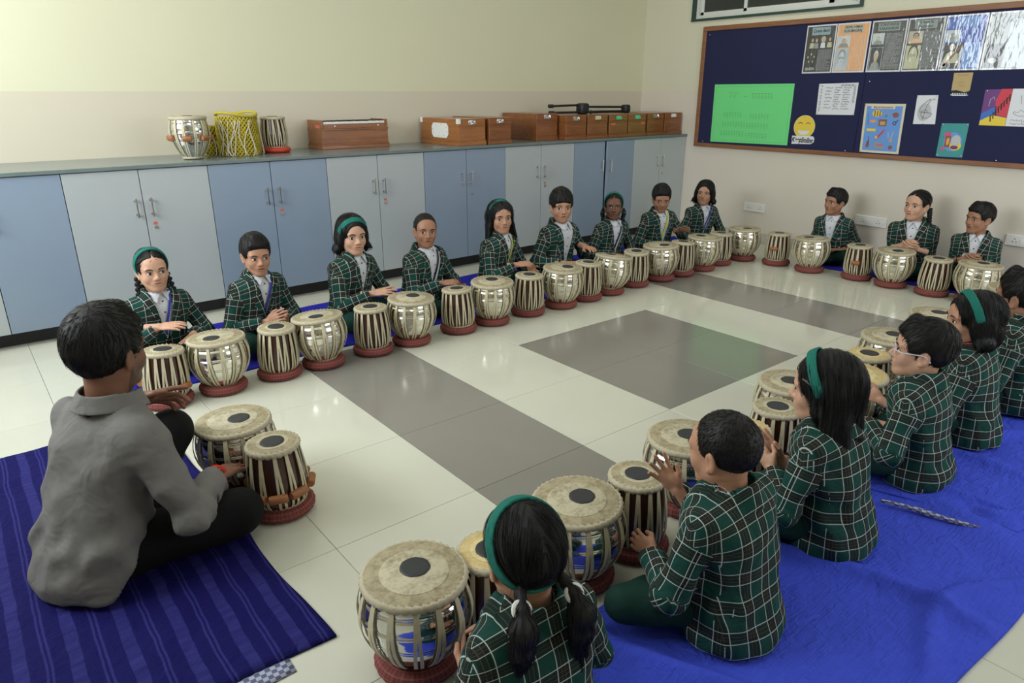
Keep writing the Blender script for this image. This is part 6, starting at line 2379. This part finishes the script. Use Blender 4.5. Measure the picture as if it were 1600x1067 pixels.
# ------------------------------------------------------------------ the people
def to_cam(x, y, a=0.0):
    """angle towards the camera, turned by a degrees towards the viewer's right"""
    return math.atan2(-y, -x) + math.radians(a)


def clap(dx=0.0, dy=0.0, dz=0.0, gap=0.03, rp='soft', lp='flat'):
    return {'R': ((0.070 + dx, 0.225 + dy, 0.215 + gap + dz), (-0.70, 0.66, 0.08), (-0.45, -0.1, -0.9), rp),
            'L': ((-0.090 + dx, 0.225 + dy, 0.185 + dz), (0.66, 0.72, 0.02), (0.25, -0.05, 0.95), lp)}


def lap(dx=0.0, dz=0.0):
    return {'R': ((0.10 + dx, 0.225, 0.175 + dz), (-0.5, 0.85, -0.05), (0, 0.1, -1), 'soft'), 'L': ((-0.10 + dx, 0.225, 0.165 + dz), (0.5, 0.85, -0.05), (0, 0.1, -1), 'soft')}


def clasp(dz=0.0):
    return {'R': ((0.055, 0.155, 0.265 + dz), (-0.75, 0.45, 0.35), (-0.5, -0.5, -0.3), 'curl'), 'L': ((-0.065, 0.155, 0.25 + dz), (0.75, 0.5, 0.25), (0.5, -0.4, 0.5), 'curl')}


def namaste(dz=0.0):
    return {'R': ((0.045, 0.215, 0.24 + dz), (-0.35, 0.75, 0.45), (-0.85, -0.3, -0.3), 'soft'), 'L': ((-0.065, 0.22, 0.215 + dz), (0.35, 0.8, 0.35), (0.8, -0.1, 0.55), 'soft')}


ROWB = 'children in the row before the cabinets'
Z0 = 0.014
D = math.radians
B = [
    dict(x=0.775, y=4.15, heading=D(278), label='leftmost seated person by the cabinets, in plaid blazer, green headband and blue lanyard', s=0.985, look=to_cam(0.8, 4.1, 10), pitch=0.03, roll=0.03, lean=(0.0, 0.05),
         skin='fair', hair='part_braids', band='back', hands=clap(0.0, 0.0, 0.03, 0.06), apex=0.17, lanyard='ribbon_blue', badge=True, gaze=(-0.6, 0.1)),
    dict(x=1.315, y=4.15, heading=D(282), label='second seated person from the left by the cabinets, blue lanyard, hands pressed together', s=1.0, look=to_cam(1.36, 4.1, 13), pitch=-0.06, lean=(-0.01, 0.06),
         skin='mid', hair='short', hands=namaste(-0.03), apex=0.19, lanyard='ribbon_blue', gaze=(-0.6, 0.2), mouth=0.3),
    dict(x=1.95, y=4.16, heading=D(290), label='third seated person from left by the cabinets, plaid blazer, wide green headband', s=1.06, look=to_cam(1.98, 4.1, 20), pitch=0.0, lean=(0.0, 0.05),
         skin='fair', hair='bob', band='wide', hands=clap(-0.02, 0.03, 0.0, 0.04, 'spread'), apex=0.20, gaze=(0.3, -0.1)),
    dict(x=2.51, y=4.15, heading=D(285), label='fourth seated person from left by the cabinets, open blazer, white shirt, dark lanyard', s=0.99, look=to_cam(2.52, 4.1, 12), pitch=0.06, roll=-0.04, lean=(0.0, 0.04),
         skin='tan', hair='crop', hands=clap(-0.03, 0.02, 0.0, 0.03, 'curl'), apex=0.07, lanyard='ribbon_dark', gaze=(0.5, 0.2), mouth=0.5, fat=1.04),
    dict(x=3.175, y=4.16, heading=D(285), label='fifth seated person from left by the cabinets, yellow lanyard with pale card', s=1.035, look=to_cam(3.18, 4.1, 18), pitch=0.02, roll=0.05, lean=(0.0, 0.05),
         skin='mid', hair='long', band='back', hands=clap(-0.02, 0.02, 0.02, 0.03, 'curl'), apex=0.20, lanyard='ribbon_yellow', card=True, badge=True, gaze=(0.5, 0), fat=0.95),
    dict(x=3.80, y=4.16, heading=D(275), label='sixth seated person from left by the cabinets, open blazer, hands on drum', s=1.075, look=to_cam(3.78, 4.1, 12), pitch=-0.02, lean=(0.01, 0.05),
         skin='mid', hair='fringe', hands={'R': ((0.11, 0.20, 0.19), (-0.8, 0.5, 0), (0, 0, -1), 'soft'), 'L': ((-0.10, 0.215, 0.285), (0.3, 0.9, 0.02), (0, 0, -1), 'soft')}, apex=0.07, badge=True, gaze=(0.3, 0), mouth=0.3),
    dict(x=4.42, y=4.17, heading=D(265), label='seventh seated person from left by the cabinets, green headband and hair ribbons', s=0.965, look=to_cam(4.42, 4.1, 2), pitch=0.05, lean=(0.0, 0.06),
         skin='dark', hair='part_loops', band='back', hands=lap(0.0, 0.02), apex=0.10, lanyard='ribbon_dark', gaze=(0.1, 0.2)),
    dict(x=5.08, y=4.17, heading=D(255), label='eighth seated person from left by the cabinets, looking down, yellow lanyard', s=1.0, look=to_cam(5.04, 4.1, 10), pitch=-0.22, lean=(0.02, 0.05),
         skin='tan', hair='short', hands={'R': ((0.10, 0.22, 0.18), (-0.7, 0.7, 0), (0, 0, -1), 'soft'), 'L': ((-0.10, 0.22, 0.30), (0.0, 0.95, 0.25), (0.6, 0, -0.6), 'flat')}, apex=0.10, lanyard='ribbon_yellow', gaze=(0.2, -0.6)),
    dict(x=5.72, y=4.18, heading=D(250), label='ninth seated person from left by the cabinets, nearest the corner, blue lanyard', s=0.965, look=to_cam(5.67, 4.1, -8), pitch=0.05, roll=-0.06, lean=(0.0, 0.05),
         skin='mid', hair='bob', hands=lap(-0.02, 0.0), apex=0.17, lanyard='ribbon_blue', gaze=(-0.2, 0)),
]
for i, p in enumerate(B):
    p.setdefault('fat', 0.95)
    person(z=Z0, group=ROWB, seed=i * 3 + 1, **p)

ROWR = 'children under the notice board'
R_ = [
    dict(x=6.22, y=3.06, heading=D(190), label='left one of three seated people under the notice board, hands in lap', s=0.95, look=to_cam(6.2, 3.06, -42), pitch=0.05, lean=(0.0, 0.05),
         skin='tan', hair='short', hands={'R': ((0.13, 0.10, 0.16), (-0.6, 0.5, 0), (0, 0, -1), 'soft'), 'L': ((-0.13, 0.10, 0.16), (0.6, 0.5, 0), (0, 0, -1), 'soft')}, apex=0.13, badge=True),
    dict(x=6.22, y=2.385, heading=D(195), label='middle one of three seated people under the notice board, hands clasped', s=1.04, look=to_cam(6.2, 2.4, -30), pitch=0.06, lean=(0.0, 0.05),
         skin='fair', hair='part_side', hands=clasp(0.01), apex=0.19, mouth=0.3),
    dict(x=6.22, y=1.91, heading=D(192), label='right one of three seated people under the notice board, leaning forward', s=0.97, look=to_cam(6.2, 1.9, -42), pitch=0.02, lean=(0.0, 0.07),
         skin='tan', hair='short', hands=clasp(0.0), apex=0.20, mouth=0.6),
]
for i, p in enumerate(R_):
    person(z=Z0, group=ROWR, seed=40 + i, kx=0.165, ky=0.10, fat=0.95, pole={'R': (0.25, -0.7, -0.7), 'L': (-0.25, -0.7, -0.7)}, **p)

ROWN = 'children of the near row'
N_ = [
    dict(x=0.815, y=0.90, heading=D(90), label='foreground person seen from behind, plaid blazer, green headband, two white-tied ponytails', s=0.93, look=D(76), pitch=-0.12, lean=(0.0, 0.05),
         skin='mid', hair='pony', band='ring', headscale=1.10, neck_up=-0.028, hands=clap(0.0, -0.04, 0.0, 0.02)),
    dict(x=1.545, y=0.90, heading=D(92), label='cropped-hair person seen from behind in plaid blazer with one hand raised', s=0.935, look=D(92), pitch=-0.10, lean=(0.02, 0.05),
         skin='mid', hair='crop', fat=1.08, kx=0.28, hands={'R': ((0.02, 0.245, 0.36), (-0.35, 0.5, 0.75), (-0.6, -0.4, 0.3), 'spread'), 'L': ((-0.10, 0.235, 0.175), (0.15, 0.95, 0.0), (0.7, 0, -0.5), 'curl')}),
    dict(x=2.165, y=0.92, heading=D(92), label='person in plaid blazer with long loose black hair and green headband, hands together', s=0.975, look=D(108), pitch=-0.08, lean=(0.0, 0.05),
         skin='fair', hair='shoulder', band='top', hands={'R': ((0.0, 0.215, 0.235), (-0.25, 0.6, 0.7), (-0.9, 0.1, 0), 'flat'), 'L': ((-0.07, 0.21, 0.22), (0.2, 0.7, 0.65), (0.9, -0.1, 0), 'flat')}),
    dict(x=2.84, y=0.915, heading=D(96), label='person in plaid blazer wearing white-framed glasses, palms turned up', s=0.945, look=D(113), pitch=0.06, lean=(0.0, 0.04),
         skin='fair', hair='short', mouth=0.6, hands={'R': ((0.06, 0.20, 0.28), (-0.2, 0.9, 0.35), (-0.5, 0, 0.8), 'soft'), 'L': ((-0.10, 0.19, 0.235), (0.1, 0.95, 0.0), (0.3, 0, 0.9), 'soft')}),
    dict(x=3.37, y=0.92, heading=D(98), label='person in plaid blazer with wide green headband and red neck ribbon', s=0.955, look=D(128), pitch=0.0, lean=(0.0, 0.04),
         skin='mid', hair='bob', band='top', hands=clap()),
    dict(x=3.90, y=0.90, heading=D(98), label='person at the right edge seen from behind, short dark hair, plaid blazer', s=0.97, look=D(85), pitch=0.0, lean=(0.0, 0.04),
         skin='tan', hair='short', hands=lap()),
]
NOUT = []
for i, p in enumerate(N_):
    NOUT.append(person(z=Z0 + (0.012 if i > 3 else 0.0), group=ROWN, seed=60 + i, res=0.0032, hres=0.0042, jres=0.0072, **{'kx': 0.215, 'ky': 0.185, 'headscale': 1.07, 'neck_up': -0.026, **p}))

# glasses of the fourth near-row person
root, HM, T, arms, hc, Rh = NOUT[3]
g = MB()
for sd in (-1, 1):
    g.tube([(sd * 0.033 + 0.021 * math.cos(a), 0.092 - 0.10 * abs(sd * 0.033 + 0.021 * math.cos(a)) ** 1.5, -0.006 + 0.017 * math.sin(a)) for a in np.linspace(0, 2 * PI, 25)[:-1]], 0.0016, 6, closed=True)
    g.tube([(sd * 0.054, 0.088, -0.002), (sd * 0.075, 0.07, -0.002), (sd * 0.0815, 0.0, 0.004), (sd * 0.083, -0.014, 0.0), (sd * 0.081, -0.03, -0.018)], 0.0022, 6)
g.tube([(-0.012, 0.099, -0.002), (0, 0.102, 0.0), (0.012, 0.099, -0.002)], 0.0016, 6)
go = g.obj('glasses', 'glasses_frame', root, smooth=True, matrix=HM)
go['label'] = 'white-framed glasses'
for sd in (-1, 1):
    l_ = MB().ball((sd * 0.033, 0.091, -0.006), (0.0205, 0.0012, 0.0165), 16, 8).obj('lens', 'spectacle_glass', go, smooth=True)
# hair clip, ear stud, red ribbon
root, HM, *_ = NOUT[2]
MB().tube([(-0.075, 0.055, 0.05), (-0.085, 0.025, 0.035)], 0.003, 6).obj('hair_clip', 'chrome', root, smooth=True, matrix=HM)
root, HM, T, arms, hc, Rh = NOUT[4]
for sd in (-1, 1):
    MB().ball((sd * 0.082, 0.006, -0.040), 0.0042).obj('ear_stud', 'stud', root, smooth=True, matrix=HM)
nx, ny = T.shift(0.46)
MB().tube([(nx + 0.078 * math.cos(a), ny - 0.004 + 0.078 * math.sin(a), 0.476 - 0.02 * max(0, math.sin(a))) for a in np.linspace(0.3, PI * 2 - 0.3 + 0.6, 30)[:-1]], 1, flat=(0.008, 0.001), up=(0, 0, 1)).obj('neck_ribbon', 'ribbon_red', root)

# the teacher
KT = {'L': ((-0.066, 0.02, 0.088), (-0.085, 0.315, 0.245), (0.02, 0.12, 0.06), (0.09, 0.07, 0.042)),
      'R': ((0.068, 0.0, 0.086), (0.215, 0.272, 0.085), (-0.03, 0.275, 0.052), (-0.12, 0.22, 0.040))}
HT = {'R': ((0.125, 0.285, 0.165), (-0.15, 0.95, -0.1), (0, 0, -1), 'curl'),
      'L': ((-0.12, 0.25, 0.365), (0.45, 0.85, -0.05), (0.7, -0.2, -0.6), 'point')}
tr_ = person(x=0.135, y=2.32, z=Z0, heading=D(24), label='person in grey shirt and black trousers on the striped mat, one hand raised', s=1.25, look=D(36), pitch=-0.02, lean=(0.02, 0.095),
             skin='teacher', hair='teacher', adult=True, hands=HT, knees=KT, res=0.0031, hres=0.0038, group='teacher', seed=90, headscale=0.90, neck_up=0.005, jres=0.007)
root, HM, T, arms, hc, Rh = tr_
S, E, W = arms['R']
u = (W - E) / np.linalg.norm(W - E)
e1 = np.cross(u, (0, 0, 1.0))
e1 /= np.linalg.norm(e1)
e2 = np.cross(u, e1)
for k, off in enumerate((0.012, 0.020)):
    MB().tube([tuple(W + u * off + (e1 * math.cos(a) + e2 * math.sin(a)) * 0.025) for a in np.linspace(0, 2 * PI, 21)[:-1]], 0.0042, 7, closed=True).obj('wrist_thread', 'wrist_thread', root, smooth=True)
